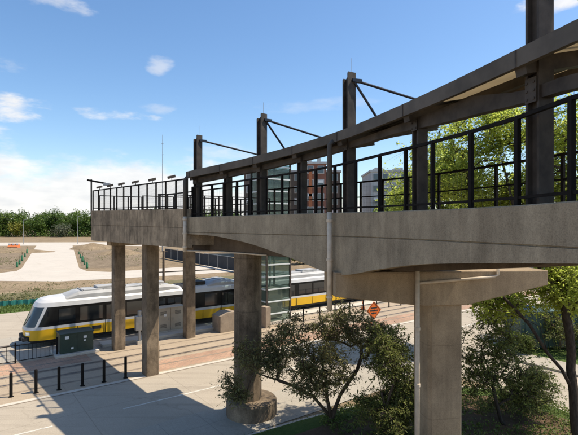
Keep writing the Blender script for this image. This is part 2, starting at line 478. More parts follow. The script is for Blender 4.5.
CANY = [(184, 172.5), (262, 154.7), (341, 131), (378, 116), (449, 84), (528, 45.5), (578, 20.5)]
GTOPY = [(184, 179.5), (262, 162.8), (341, 141.5), (378, 127.5), (420, 109.5), (455, 98.8), (490, 95), (525, 91.5), (578, 73)]
GBOTY = [(184, 186), (262, 170.5), (341, 151.5), (378, 139), (455, 121), (482, 114), (525, 104), (578, 88)]
def zt(tab, p):
    x = px_of(p)
    if p.y < 6.3: x = 578; d = 6.3
    else: d = p.y
    return zy(x, table(tab, x), d)

S_END = CUM[-1]
STEPS = [S_END*i/90 for i in range(91)]

# ------------------------------------------------------------------ ground
g = MB(); g.sheet([(-900, -120, 0), (900, -120, 0), (900, 1500, 0), (-900, 1500, 0)])
struct(g.build('ground', 'soil'))
def strip(name, mat, n0, n1, t0, t1, z):
    m = MB(); m.sheet([tn(t0, n0, z), tn(t0, n1, z), tn(t1, n1, z), tn(t1, n0, z)])
    if (Vector(m.v[1])-Vector(m.v[0])).cross(Vector(m.v[2])-Vector(m.v[0])).z < 0: m.f[0] = tuple(reversed(m.f[0]))
    return struct(m.build(name, mat))
def poly(name, mat, pts, z):
    m = MB(); q = [Vector((p[0], p[1], z)) for p in pts]
    ar = sum(a.x*b.y-b.x*a.y for a, b in zip(q, q[1:]+q[:1]))
    if ar < 0: q.reverse()
    m.sheet(q); return struct(m.build(name, mat))

strip('street', 'road', -25.6, -17.2, -90, 160, 0.004)
strip('station_paving', 'plaza', -33.2, -25.6, -90, 160, 0.004)
strip('rail_bed_paving', 'side', -40.5, -33.2, -90, 160, 0.004)
strip('far_roadway', 'road', -51.5, -40.5, -90, 160, 0.004)
strip('side_street', 'road', -17.2, 40, 23.2, 28.6, 0.004)
strip('sidewalk', 'side', -19.2, -16.0, -60, 23.2, 0.02)
strip('lawn_verge', 'grass', -56.0, -51.5, -90, 100, 0.006)
strip('scrub_verge', 'scrub', -66.0, -56.0, -90, 60, 0.005)
strip('brick_band', 'brick', -32.8, -30.6, -60, 7.2, 0.008)
strip('brick_band', 'brick', -28.0, -26.0, 9.8, 60, 0.008)
strip('kerb_line', 'kerb', -25.75, -25.45, -90, 160, 0.012)
strip('gutter_joint', 'groove', -25.43, -25.36, -90, 160, 0.012)
for n in (-30.1, -28.66):
    strip('track_groove', 'groove', n-0.22, n+0.22, -90, 160, 0.012)
    strip('track_rail', 'rail', n-0.06, n+0.06, -90, 160, 0.017)
strip('drain_line', 'groove', -27.25, -27.08, -90, 160, 0.012)
strip('drain_line', 'groove', -31.6, -31.45, -90, 160, 0.012)
for n in (-37.8, -36.3):
    strip('track_groove', 'groove', n-0.2, n+0.2, -90, 160, 0.009)
    strip('track_rail', 'rail', n-0.06, n+0.06, -90, 160, 0.014)
# worn lane line on the street
lm = MB()
for k in range(-6, 14):
    t0 = 6.5+k*9.0
    lm.sheet([tn(t0, -21.78, 0.009), tn(t0, -21.66, 0.009), tn(t0+6.0, -21.66, 0.009), tn(t0+6.0, -21.78, 0.009)][::-1])
for f_i in range(len(lm.f)):
    q = [Vector(lm.v[i]) for i in lm.f[f_i]]
    if (q[1]-q[0]).cross(q[2]-q[0]).z < 0: lm.f[f_i] = tuple(reversed(lm.f[f_i]))
struct(lm.build('lane_marking', 'paint'))
# tram platform edge
pm = MB(); pm.box(tn(50, -33.75, 0), T*83, U*1.1, (0, 0, 0.22)); struct(pm.build('platform', 'kerb', bevel=0.02))
# pavements beyond the side street
strip('corner_sidewalk', 'side', -17.2, 40, 28.6, 31.0, 0.02)
km = MB(); km.box(tn(28.7, 11.4, 0), T*0.2, U*57, (0, 0, 0.14)); struct(km.build('kerb', 'side'))
poly('corner_lawn', 'grass', [tn(31, -17.2), tn(31, 40), tn(75, 40), tn(75, -17.2)], 0.024)

# the field: new concrete streets on bare soil
poly('new_street', 'newroad', [gpx(-160, 281), gpx(0, 281), gpx(60, 281.5), gpx(110, 279), gpx(200, 274), gpx(260, 270), gpx(260, 262.5), gpx(205, 265.5), gpx(160, 268.5), gpx(110, 272), gpx(84, 271), gpx(20, 270.5), gpx(0, 273), gpx(-160, 273)], 0.012)
poly('new_path', 'newroad', [gpx(14, 272.5), gpx(22, 268), gpx(36.5, 245.5), gpx(72.5, 245.5), gpx(79, 268), gpx(90, 272.5)], 0.018)
poly('far_new_street', 'newroad', [gpx(-160, 246.5), gpx(110, 245.3), gpx(175, 247), gpx(240, 252), gpx(240, 249.5), gpx(170, 244.4), gpx(110, 242.3), gpx(-160, 243)], 0.012)
poly('planting_bed', 'bedsoil', [gpx(-120, 268), gpx(13, 269), gpx(21, 265), gpx(34, 247.5), gpx(-120, 249)], 0.010)
poly('planting_bed', 'bedsoil', [gpx(82, 268), gpx(75, 248), gpx(110, 247.5), gpx(160, 250), gpx(160, 264.5), gpx(110, 268)], 0.010)

# mulch bed in front, gently mounded
BED = [(-2.1, 18.6), (1.15, 20.7), (3.6, 22.0), (6.2, 23.6), (8.6, 24.4), (10.8, 24.0), (12.5, 22.3), (13.6, 20.0), (16.5, 15.0), (19, 9), (14, 2), (2, 1), (-6, 9), (-4.2, 16.5)]
def inset_depth(x, y):
    p = Vector((x, y)); d = 1e9; inside = False
    n = len(BED)
    for i in range(n):
        a, b = Vector(BED[i]), Vector(BED[(i+1) % n])
        k = max(0, min(1, (p-a).dot(b-a)/(b-a).length_squared))
        d = min(d, (a.lerp(b, k)-p).length)
        if (a.y > y) != (b.y > y) and x < (b.x-a.x)*(y-a.y)/(b.y-a.y)+a.x: inside = not inside
    return d if inside else -d
def bed_z(x, y):
    d = inset_depth(x, y)
    if d <= 0: return 0.0
    return 0.03+0.55*(1-math.exp(-d/3.0))+0.06*noise.noise(Vector((x*0.9, y*0.9, 0)))*min(1, d)
def bed_mesh(ring_lo, ring_hi, mat, name):
    c = Vector((6.5, 12.5))
    dense = []
    for i in range(len(BED)):
        a, b = Vector(BED[i]), Vector(BED[(i+1) % len(BED)])
        for k in range(6): dense.append(a.lerp(b, k/6))
    rows = []
    for k in range(ring_lo, ring_hi+1):
        f_ = 1-k/24
        row = []
        for p in dense:
            q = c+(p-c)*f_
            row.append((q.x, q.y, bed_z(q.x, q.y) if k else -0.02))
        rows.append(row)
    m = MB(); m.quadgrid(rows, True)
    return struct(m.build(name, mat, smooth=True))
bed_mesh(0, 1, 'kerb', 'bed_kerb')
bed_mesh(1, 4, 'grass', 'bed_grass')
bed_mesh(4, 24, 'mulch', 'mulch_bed')

# ------------------------------------------------------------------ walkway structure
Z = CZ
walk = thing('elevated_walkway', 'curved concrete footbridge with arched side beams crossing above the street', 'footbridge', (0, 0, 0))
def sweep(profile, s_list, ends=True):
    """profile(s, p, n) -> list of (offset, z)"""
    m = MB(); rings = []
    for s in s_list:
        p, n = at(s)
        rings.append([Vector((p.x+n.x*o, p.y+n.y*o, z)) for o, z in profile(s, p, n)])
    m.prism_rings(rings, ends)
    return m
def near_fascia(s, p, n):
    top, j, bot = zt(TOPY, p), zt(JOINTY, p), zt(BOTY, p)
    bot = min(bot, j-0.05)
    return [(0, bot), (0.32, bot), (0.32, top), (0.02, top), (0, top-0.02), (0, j+0.014), (0.045, j+0.008), (0.045, j-0.012), (0.0, j-0.018)]
sweep(near_fascia, STEPS).build('side_beam', 'fascia', walk)
W = 4.5
def far_fascia(s, p, n):
    top, bot = zt(TOPY, p), Z-0.50
    return [(W-0.32, top), (W-0.32, bot), (W, bot), (W, top)][::-1]
DECK = [1.0]+[q for q in STEPS if q > 1.15]
sweep(far_fascia, DECK).build('side_beam', 'fascia', walk)
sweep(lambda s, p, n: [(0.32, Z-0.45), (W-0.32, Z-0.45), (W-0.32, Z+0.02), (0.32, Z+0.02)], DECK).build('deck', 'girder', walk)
S_CAP = s_at_px(338)
GIRY = [(400, 271.5), (440, 270.5), (500, 268.5), (535, 266), (556, 261.5), (578, 259)]
def girder_bottom(s):
    """deep over the arch and the pier cap, shallower beyond it"""
    p, n = at(s); q = p+n*1.15
    k = max(0.0, min(1.0, (s-S_CAP-0.4)/1.2)); k = k*k*(3-2*k)
    x = px_of(q); d = max(q.y, 6.3)
    return min(Z-0.46, lerp(Z-1.38, zy(min(x, 578), table(GIRY, x), d), k))
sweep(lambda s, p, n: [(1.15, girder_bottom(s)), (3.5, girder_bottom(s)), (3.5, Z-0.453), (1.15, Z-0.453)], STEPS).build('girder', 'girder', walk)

# landing over the platform: a straight box beside the end of the curve
E1, E2 = tn(7.8, -33.4), tn(8.8, -19.95)
E1b, E2b = tn(11.4, -33.4), tn(11.9, -18.9)
def inset(a, b, k): return a+(b-a).normalized()*k
lw = MB()
rings = []
for k in range(13):
    f_ = k/12
    a = E1.lerp(E2, f_); b = E1b.lerp(E2b, f_)
    d = (b-a).normalized()
    top = Z+lerp(0.86, 0.66, f_); bot = Z-lerp(1.22, 1.18, f_)
    mid = lerp(bot, top, 0.52)
    rings.append([Vector((*(a+d*o).xy, z)) for o, z in ((0, bot), (0.35, bot), (0.35, top), (0, top), (0, mid+0.014), (0.03, mid+0.006), (0.03, mid-0.01), (0, mid-0.016))])
lw.prism_rings(rings); lw.build('parapet_wall', 'landing', walk)
lb = MB()
q = [inset(E1, E1b, 0.352), inset(E2, E2b, 0.352), E2b, E1b]
lb.prism_rings([[Vector((p.x, p.y, Z-1.05)) for p in q], [Vector((p.x, p.y, Z+0.0)) for p in q]]); lb.build('landing_slab', 'landing', walk)
# arm to the lift tower
ab = MB(); ab.box(tn(16.4, -31.95, Z-0.95), T*9.9, U*2.9, (0, 0, 0.93)); ab.build('landing_arm', 'landing', walk)
cb = MB(); cb.box(tn(12.0, -32.35, Z-1.55), T*6.6, U*1.0, (0, 0, 0.49)); cb.build('cross_beam', 'landing', walk)
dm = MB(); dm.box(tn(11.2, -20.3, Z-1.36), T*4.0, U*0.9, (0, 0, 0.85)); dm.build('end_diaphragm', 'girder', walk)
# pier cap of the near column: tapered hammerhead
CAPD = Vector((0.985, 0.17, 0)); CAPN = Vector((-0.17, 0.985, 0))
CAP0 = Vector((1.43, 13.95, 0))
prof = [(0, -1.53), (0, -2.3), (3.0, -2.68), (4.5, -2.68), (7.45, -2.1), (7.45, -1.6)]
cm = MB()
rings = [[CAP0+CAPD*o+CAPN*w+Vector((0, 0, Z+z)) for o, z in prof] for w in (0.0, 1.4)]
cm.prism_rings(rings); cm.build('pier_cap', 'pier', walk, bevel=0.03)
for o in (1.2, 2.6, 4.2):
    bm_ = MB(); bm_.box(CAP0+CAPD*o+CAPN*0.7+Vector((0, 0, Z-1.53)), CAPD*0.5, CAPN*0.6, (0, 0, 0.16)); bm_.build('bearing', 'girder', walk)

# columns
def square_column(name, label, base, side, top, mat, ax, ay, chamfer=0.06, group=None):
    th = thing(name, label, 'column', base, group)
    m = MB(); h = side/2; c = chamfer
    loop = [(-h+c, -h), (h-c, -h), (h, -h+c), (h, h-c), (h-c, h), (-h+c, h), (-h, h-c), (-h, -h+c)]
    if Vector(ax).cross(Vector(ay)).z < 0: loop = loop[::-1]
    rings = [[Vector(base)+Vector(ax)*x*k+Vector(ay)*y*k+Vector((0, 0, z)) for x, y in loop] for z, k in ((-0.3, 1), (top*0.33, 1), (top*0.66, 1), (top, 1))]
    m.prism_rings(rings); m.build('shaft', mat, th)
    return th
C1, C2, C3 = Vector((-11.9, 31.4, 0)), Vector((-8.07, 26.2, 0)), Vector((-7.7, 34.7, 0))
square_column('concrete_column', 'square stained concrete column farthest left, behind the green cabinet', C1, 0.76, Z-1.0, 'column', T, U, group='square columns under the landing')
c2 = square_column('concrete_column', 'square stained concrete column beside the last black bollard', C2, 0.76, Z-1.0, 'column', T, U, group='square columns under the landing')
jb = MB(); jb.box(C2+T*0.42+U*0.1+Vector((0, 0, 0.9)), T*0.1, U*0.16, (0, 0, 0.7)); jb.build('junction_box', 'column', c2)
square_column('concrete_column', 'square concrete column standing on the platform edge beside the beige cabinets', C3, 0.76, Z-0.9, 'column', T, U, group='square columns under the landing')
C4 = Vector((-1.9, 20.75, 0))
c4 = thing('concrete_column', 'tall faceted concrete column rising from a round drum footing behind the shrub tree', 'column', C4)
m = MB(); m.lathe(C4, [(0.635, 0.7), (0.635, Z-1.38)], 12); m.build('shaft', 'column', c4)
m = MB(); m.lathe(C4+Vector((0.17, 0.05, 0)), [(1.16, -0.1), (1.16, 0.66), (1.10, 0.73), (0.64, 0.76)], 36); m.build('drum_footing', 'column', c4)
C5 = CAP0+CAPD*3.78+CAPN*0.7
square_column('concrete_column', 'massive pale concrete column under the hammerhead cap with a downpipe on it', C5, 1.2, Z-2.6, 'pier', CAPD, CAPN, 0.1)

# ------------------------------------------------------------------ railings
def railing(name, label, pts, tops, bottoms, post=0.075, group=None, infill=True, top_over=0.0, mid=None, wires=0.1):
    """pts: plan points of the posts in order; tops, bottoms: heights there"""
    th = thing(name, label, 'railing', (pts[0].x, pts[0].y, bottoms[0]), group)
    P = lambda i, z: Vector((pts[i].x, pts[i].y, z))
    for i in range(len(pts)):
        d = (pts[min(i+1, len(pts)-1)]-pts[max(i-1, 0)]).normalized()
        m = MB(); m.box(P(i, bottoms[i]), d*post, Vector((-d.y, d.x, 0))*post, (0, 0, tops[i]-bottoms[i]+top_over)); m.build('post', 'black', th)
    tr, br, md = MB(), MB(), MB()
    for i in range(len(pts)-1):
        tr.bar(P(i, tops[i]-0.03), P(i+1, tops[i+1]-0.03), post*0.9, 0.065)
        br.bar(P(i, bottoms[i]+0.14), P(i+1, bottoms[i+1]+0.14), 0.045, 0.05)
        if mid:
            md.bar(P(i, lerp(bottoms[i], tops[i], mid)), P(i+1, lerp(bottoms[i+1], tops[i+1], mid)), 0.04, 0.045)
    tr.build('top_rail', 'black', th); br.build('bottom_rail', 'black', th)
    if mid: md.build('middle_rail', 'black', th)
    if infill:
        for i in range(len(pts)-1):
            wm = MB(); L = (pts[i+1]-pts[i]).length
            n = max(2, int(L/wires))
            for k in range(1, n):
                f_ = k/n; p = pts[i].lerp(pts[i+1], f_)
                z0 = lerp(bottoms[i], bottoms[i+1], f_)+0.15; z1 = lerp(tops[i], tops[i+1], f_)-0.05
                d = (pts[i+1]-pts[i]).normalized()
                wm.box((p.x, p.y, z0), d*0.0028, Vector((-d.y, d.x, 0))*0.0028, (0, 0, z1-z0))
            nh = int((tops[i]-bottoms[i]-0.2)/wires)
            for k in range(1, nh):
                f_ = k/nh
                a = P(i, lerp(bottoms[i]+0.15, tops[i]-0.05, f_)); b = P(i+1, lerp(bottoms[i+1]+0.15, tops[i+1]-0.05, f_))
                wm.bar(a, b, 0.0028, 0.0028)
            wm.build('mesh_panel', 'wire', th)
    return th

# near railing on the curved beam
ss = [0.25]
for x in (200, 212, 224, 237, 251, 266, 282, 299, 316, 335, 356, 380, 406, 433, 471, 518, 572): ss.append(s_at_px(x, 0.14))
while ss[-1] < S_END-1.4: ss.append(ss[-1]+1.2)
pts = []; tops = []; bots = []
for s in ss:
    p, n = at(s); q = p+n*0.14
    pts.append(q); tops.append(zt(RAILY, q)); bots.append(zt(TOPY, p)-0.003)
railing('railing', 'black mesh railing along the street edge of the curved footbridge', pts, tops, bots, 0.08, None, False)
# inner railing on the far side of the walk
ss2 = [1.0+1.0*k for k in range(int((S_END-2)/1.0))]
pts = []; tops = []; bots = []
for s in ss2:
    p, n = at(s); q = p+n*3.8
    pts.append(q); tops.append(Z+1.72); bots.append(Z+0.02)
railing('railing', 'black railing on the inner side of the footbridge, seen through the front one', pts, tops, bots, 0.075, None, True, mid=0.62, wires=0.16)
# landing front and back
def line_pts(a, b, n): return [a.lerp(b, k/n) for k in range(n+1)]
a0, b0 = inset(E1, E1b, 0.12), inset(E2, E2b, 0.12)
pl = line_pts(a0, b0, 12)
railing('railing', 'black mesh railing on the stained landing parapet with small floodlights on top', pl,
        [Z+lerp(2.28, 2.12, k/12) for k in range(13)], [Z+lerp(0.86, 0.66, k/12)-0.003 for k in range(13)], 0.07, wires=0.05)
a1, b1 = inset(E1b, E1, 0.15)+U*3.9, inset(E2b, E2, 0.15)
railing('railing', 'black railing on the far side of the landing', line_pts(a1, b1, 9), [Z+1.9]*10, [Z+0.0]*10, 0.08, mid=0.5, wires=0.16)
railing('railing', 'black railing across the outer end of the landing', line_pts(inset(E1, E1b, 0.5)+U*0.15, inset(E1b, E1, 0.1)+U*0.15, 3), [Z+1.95]*4, [Z+0.0]*4, 0.08, mid=0.5, wires=0.16)
railing('railing', 'black railing on the landing arm that leads to the glass lift tower, street side', line_pts(tn(11.6, -30.65), tn(21.0, -30.65), 8), [Z+2.05]*9, [Z-0.02]*9, 0.09, mid=0.5, wires=0.14)
railing('railing', 'black railing on the landing arm that leads to the glass lift tower, train side', line_pts(tn(11.4, -33.3), tn(21.0, -33.3), 8), [Z+2.05]*9, [Z-0.02]*9, 0.09, mid=0.5, wires=0.14)

# floodlights on the landing railing
def floodlight(loc, label):
    th = thing('floodlight', label, 'floodlight', loc, 'small floodlights on the landing railing')
    m = MB(); m.tube([Vector(loc), Vector(loc)+Vector((0, 0, 0.12))], 0.02, 6); m.build('bracket', 'black', th)
    m = MB(); m.box(Vector(loc)+Vector((0, 0, 0.1)), T*0.34+Vector((0, 0, 0.1)), U*0.24, Vector((0, 0, 0.13))-T*0.03); m.build('lamp_head', 'steel', th, bevel=0.015)
    return th
words = ['nearest the camera pole', 'second from the camera pole', 'third from the camera pole', 'fourth from the camera pole', 'second nearest the white corner downpipe', 'nearest the white corner downpipe']
for i, k in enumerate((1.2, 3, 4.7, 6.6, 8.6, 10.6)):
    f_ = k/12; p = a0.lerp(b0, f_)
    floodlight((p.x, p.y, Z+lerp(2.28, 2.12, f_)), 'small grey floodlight on the landing railing, '+words[i])
# camera pole at the landing's outer corner
cp = inset(E1, E1b, 0.02)-U*0.06
th = thing('camera_pole', 'slim black pole with a security camera arm at the outer landing corner', 'camera pole', (cp.x, cp.y, Z-0.2))
m = MB(); m.tube([(cp.x, cp.y, Z-0.2), (cp.x, cp.y, Z+3.05)], 0.055, 8); m.build('pole', 'black', th)
m = MB(); m.bar(Vector((cp.x-0.25, cp.y-0.1, Z+3.0)), Vector((cp.x+0.9, cp.y+0.2, Z+2.78)), 0.12, 0.12); m.build('arm', 'black', th)
m = MB(); m.box(Vector((cp.x+1.0, cp.y+0.2, Z+2.62)), (0.45, 0, 0.0), (0, 0.22, 0), (0, 0, 0.18)); m.build('camera_body', 'galv', th, bevel=0.02)

# ------------------------------------------------------------------ canopy over the walkway
can = thing('walkway_canopy', 'long curved dark steel canopy on masts with tie rods above the footbridge', 'canopy', (at(0)[0].x, at(0)[0].y, Z))
s_c0 = 0.0
cs = [s_c0+(S_END-s_c0)*i/80 for i in range(81)]
def can_z(p): return zt(CANY, p)
sweep(lambda s, p, n: [(-0.06, can_z(p)-0.30), (0.03, can_z(p)-0.30), (0.03, can_z(p)-0.05), (0.16, can_z(p)-0.05), (0.16, can_z(p)), (-0.06, can_z(p))], cs).build('edge_beam', 'steel2', can)
sweep(lambda s, p, n: [(4.3, can_z(p)+0.66), (4.45, can_z(p)+0.66), (4.45, can_z(p)+0.90), (4.3, can_z(p)+0.90)], cs).build('edge_beam', 'steel2', can)
PO = 0.42
def girder_profile(s, p, n):
    q = p+n*PO
    a, b = zt(GTOPY, q), zt(GBOTY, q)
    a = min(a, can_z(p)-0.305); b = min(b, a-0.2)
    return [(PO-0.1, b), (PO+0.1, b), (PO+0.1, a), (PO-0.1, a)]
sweep(girder_profile, cs).build('girder', 'steel', can)
for o in (1.6, 2.9):
    sweep(lambda s, p, n, o=o: [(o-0.06, can_z(p)-0.30+0.2*o), (o+0.06, can_z(p)-0.30+0.2*o), (o+0.06, can_z(p)-0.10+0.2*o), (o-0.06, can_z(p)-0.10+0.2*o)], cs).build('purlin', 'steel', can)
def ibeam(p, n, z0, z1, w=0.32, slant=0.0):
    """H section upright; the flanges face along the edge"""
    d = Vector((n.y, -n.x, 0))
    h = w/2; tf = 0.05
    loop = [(-h, -h), (h, -h), (h, -h+tf), (0.05, -h+tf), (0.05, h-tf), (h, h-tf), (h, h), (-h, h), (-h, h-tf), (-0.05, h-tf), (-0.05, -h+tf), (-h, -h+tf)]
    m = MB()
    r0 = [Vector((p.x, p.y, z0))+d*y+n*x for x, y in loop]
    r1 = [Vector((p.x, p.y, z1+slant*(y/h)))+d*y+n*x for x, y in loop]
    a = (r0[1]-r0[0]).cross(r0[6]-r0[0]).z
    if a < 0: r0.reverse(); r1.reverse()
    m.prism_rings([r0, r1])
    return m
mast_top = {198: 137.5, 262: 116.5, 349: 76.5, 539: -62}
posts_all = [(198, True), (228, False), (262, True), (302, False), (349, True), (420, False), (539, True)]
extra = []
s539 = s_at_px(539, PO)
for k in range(1, 4):
    extra.append((s539+2.9*k, k % 2 == 0))
frames = [(s_at_px(x, PO), x, mst) for x, mst in posts_all]+[(s, None, mst) for s, mst in extra if s < S_END-0.3]
bays = [-0.01]+[f[0] for f in frames]+[S_END]
for a, b in zip(bays, bays[1:]):
    # sheet roof, one panel per bay: the bays nearest the camera have pale sheets, the others dark deck
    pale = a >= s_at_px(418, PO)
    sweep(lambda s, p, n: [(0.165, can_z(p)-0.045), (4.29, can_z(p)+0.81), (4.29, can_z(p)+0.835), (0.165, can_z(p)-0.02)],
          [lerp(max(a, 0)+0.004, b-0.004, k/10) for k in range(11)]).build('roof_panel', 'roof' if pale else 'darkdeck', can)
for s, x, mst in frames:
    p, n = at(s); q = p+n*PO
    zc = can_z(p); zb = zt(TOPY, p)-0.32
    if mst:
        zt_ = zy(x, mast_top[x], q.y) if x else Z+4.7
        up = ibeam(q, n, zb, zt_, 0.30, 0.10).build('mast', 'steel', can)
        d = Vector((n.y, -n.x, 0))
        sp = q+d*0.10
        m = MB(); m.tube([(sp.x, sp.y, zt_+0.05), (sp.x, sp.y, zt_+0.55)], 0.008, 5); m.build('spike', 'galv', up)
        top = Vector((q.x, q.y, zt_-0.16))+d*0.16
        # lug, long tie to the stub on the far edge, short strut to the roof
        m = MB(); m.bar(top-d*0.02, top+n*0.32+d*0.05, 0.14, 0.10); m.build('lug', 'rod', up)
        far = p+n*4.38
        m = MB(); m.tube([top+n*0.2, Vector((far.x, far.y, zt_-0.42))], 0.045, 8); m.build('tie_rod', 'rod', can)
        ra = p+n*1.45+d*0.35
        if x != 198:
          m = MB(); m.tube([top+n*0.1+Vector((0, 0, -0.06)), Vector((ra.x, ra.y, zc+0.32))], 0.04, 8); m.build('strut', 'rod', can)
        m = MB(); m.bar(Vector((far.x, far.y, zc+0.6)), Vector((far.x, far.y, max(zt_-0.34, zc+1.0))), 0.10); m.build('stub_post', 'steel', can)
    else:
        ibeam(q, n, zb, zc-0.31, 0.27).build('post', 'steel', can)
    # rafter across, and the slim post at the far edge
    a = p+n*0.03; b = p+n*4.3
    m = MB(); m.bar(Vector((a.x, a.y, zc-0.30)), Vector((b.x, b.y, zc+0.62)), 0.24, 0.26); m.build('rafter', 'steel', can)
    # bolted gusset where the girder meets the upright, and its base plate
    d = Vector((n.y, -n.x, 0)); hw = 0.165 if mst else 0.15
    zg = zt(GBOTY, q)
    m = MB(); m.box(q-n*(hw+0.012)+Vector((0, 0, zg-0.06)), d*0.24, n*0.02, (0, 0, 0.42))
    for a_ in (-0.08, 0.08):
        for b_ in (0.04, 0.18, 0.32): m.box(q-n*(hw+0.03)+d*a_+Vector((0, 0, zg-0.06+b_)), d*0.035, n*0.02, (0, 0, 0.035))
    m.build('gusset_plate', 'steel', can)
    # splice cover on the edge beam
    e = p-n*0.066
    m = MB(); m.box(Vector((e.x, e.y, zc-0.295)), d*0.03, n*0.012, (0, 0, 0.29)); m.build('splice_strip', 'steel', can)

# ------------------------------------------------------------------ downpipes
def downpipe(label, p, n, z_top, z_mid, z_bot, r, run=None):
    th = thing('downpipe', label, 'downpipe', (p.x, p.y, z_bot))
    q = p-n*0.16
    m = MB(); m.tube([p+n*0.02+Vector((0, 0, z_top)), q+Vector((0, 0, z_top-0.16)), q+Vector((0, 0, z_mid))], r, 10); m.build('upper_pipe', 'steel2', th, True)
    m = MB(); m.tube([q+Vector((0, 0, z_mid)), q+Vector((0, 0, z_bot))], r, 10); m.build('lower_pipe', 'pipe', th, True)
    for k in (0.12, 0.5, 0.9):
        z = lerp(z_bot, z_mid, k)
        m = MB(); m.tube([q+Vector((0, 0, z)), q+Vector((0, 0, z+0.07))], r*1.25, 10); m.build('clamp', 'pipe', th)
    if run:
        m = MB(); m.tube([q+Vector((0, 0, z_bot+0.06))]+run, 0.035, 8); m.build('side_run', 'pipe', th, True)
    return th
s1 = s_at_px(329.5, -0.16); p, n = at(s1)
downpipe('straight downpipe on the haunch of the footbridge beam, dark above and pale below', p, n, can_z(p)-0.22, zt(TOPY, p)+0.02, Z-2.75, 0.082)
p, n = at(0.06)
run = []
for k in range(8):
    a, b = at(0.5+0.55*k); run.append(a+b*1.1+Vector((0, 0, Z-1.36)))
downpipe('pale downpipe at the corner where the footbridge beam meets the landing', p, n, can_z(p)-0.22, zt(TOPY, p)+0.02, Z-1.36, 0.085, run)
# downpipe on the near column with a branch along the cap
th = thing('downpipe', 'pale downpipe running down the massive column with a branch along the cap', 'downpipe', (C5.x, C5.y, 0))
def on_cap(px_, lift=0.1):
    # point in front of the cap face seen at this column of the photo
    o = CAP0-CAPN*lift
    k = (px_-HX)/F
    t_ = (k*o.y-o.x)/(CAPD.x-k*CAPD.y)
    return o+CAPD*t_
v = on_cap(417.5)
m = MB(); m.tube([Vector((v.x, v.y, Z-0.98)), Vector((v.x, v.y, 0.3))], 0.07, 10); m.build('pipe', 'pipe', th, True)
for z in (1.2, 3.6, 5.4):
    m = MB(); m.tube([Vector((v.x, v.y, z)), Vector((v.x, v.y, z+0.09))], 0.09, 10); m.build('coupling', 'pipe', th)
e = on_cap(498)
zl, zr = zy(0, 283.5, v.y), zy(0, 276.5, e.y)
m = MB(); m.tube([Vector((v.x, v.y, zl)), lerp(Vector((v.x, v.y, zl)), Vector((e.x, e.y, zr)), 0.94), Vector((e.x, e.y, zr+0.06)), Vector((e.x, e.y, zr+0.75))], 0.048, 8); m.build('branch_pipe', 'pipe', th, True)

# ------------------------------------------------------------------ light rail train
TL = 36.0; T0 = 4.05; NC = -37.05; HW = 1.33
tr = thing('light_rail_train', 'white and yellow light rail train with a black window band stopped at the platform', 'train', tn(T0+TL/2, NC))
def outline(z, w, rake, nose=1.35):
    """closed plan outline (front cap, side, rear cap, side) of one level"""
    pts = []
    K = 10
    front = []
    for k in range(K+1):
        th_ = math.pi/2*k/K
        d = rake+nose*(1-math.cos(th_))
        front.append((d, w*(math.sin(th_)**0.62)))
    right = front                                   # from the centre out to the street side
    stops = [6, 10, 14, 18, 22, 26, 30]
    side = [(d, w) for d in stops]
    rear = [(TL-d, x) for d, x in reversed(front)]
    half = right+side+rear
    return half
def P3(d, lat, z): return tn(T0+d, NC+lat, z)
LEV = [(0.32, 1.20, 0.35), (0.52, 1.31, 0.05), (1.26, 1.33, 0.0), (1.46, 1.33, 0.06), (2.80, 1.31, 0.66), (3.1, 1.26, 0.84), (3.3, 1.10, 1.1), (3.42, 0.75, 1.5)]
def band(i, j, k0, k1, only=0):
    m = MB()
    for sgn in ((1, -1) if not only else (only,)):
        r0 = [P3(d, sgn*x, LEV[i][0]) for d, x in outline(*LEV[i])][k0:k1]
        r1 = [P3(d, sgn*x, LEV[j][0]) for d, x in outline(*LEV[j])][k0:k1]
        rows = [r0, r1] if sgn < 0 else [r1, r0]
        m.quadgrid(rows)
    return m
n_all = len(outline(*LEV[0]))
band(0, 1, 0, n_all).build('skirt', 'under', tr)
yb = band(1, 2, 0, n_all).build('lower_panel', 'yellow', tr, True)
band(2, 3, 0, n_all).build('stripe', 'white', tr, True)
band(3, 4, 0, 7).build('windscreen', 'wind', tr, True)
for sg in (1, -1): band(3, 4, 6, 8, sg).build('cab_pillar', 'white', tr, True)
band(3, 4, 7, n_all-7).build('window_band', 'band', tr, True)
for sg in (1, -1): band(3, 4, n_all-8, n_all-6, sg).build('cab_pillar', 'white', tr, True)
band(3, 4, n_all-7, n_all).build('windscreen', 'wind', tr, True)
up = MB()
for i in (4, 5, 6):
    b_ = band(i, i+1, 0, n_all); off = len(up.v)
    up.v += b_.v; up.f += [tuple(x+off for x in f) for f in b_.f]
half = outline(*LEV[7])
up.sheet([P3(d, x, LEV[7][0]) for d, x in half]+[P3(d, -x, LEV[7][0]) for d, x in reversed(half)])
up.build('upper_shell', 'white', tr, True)
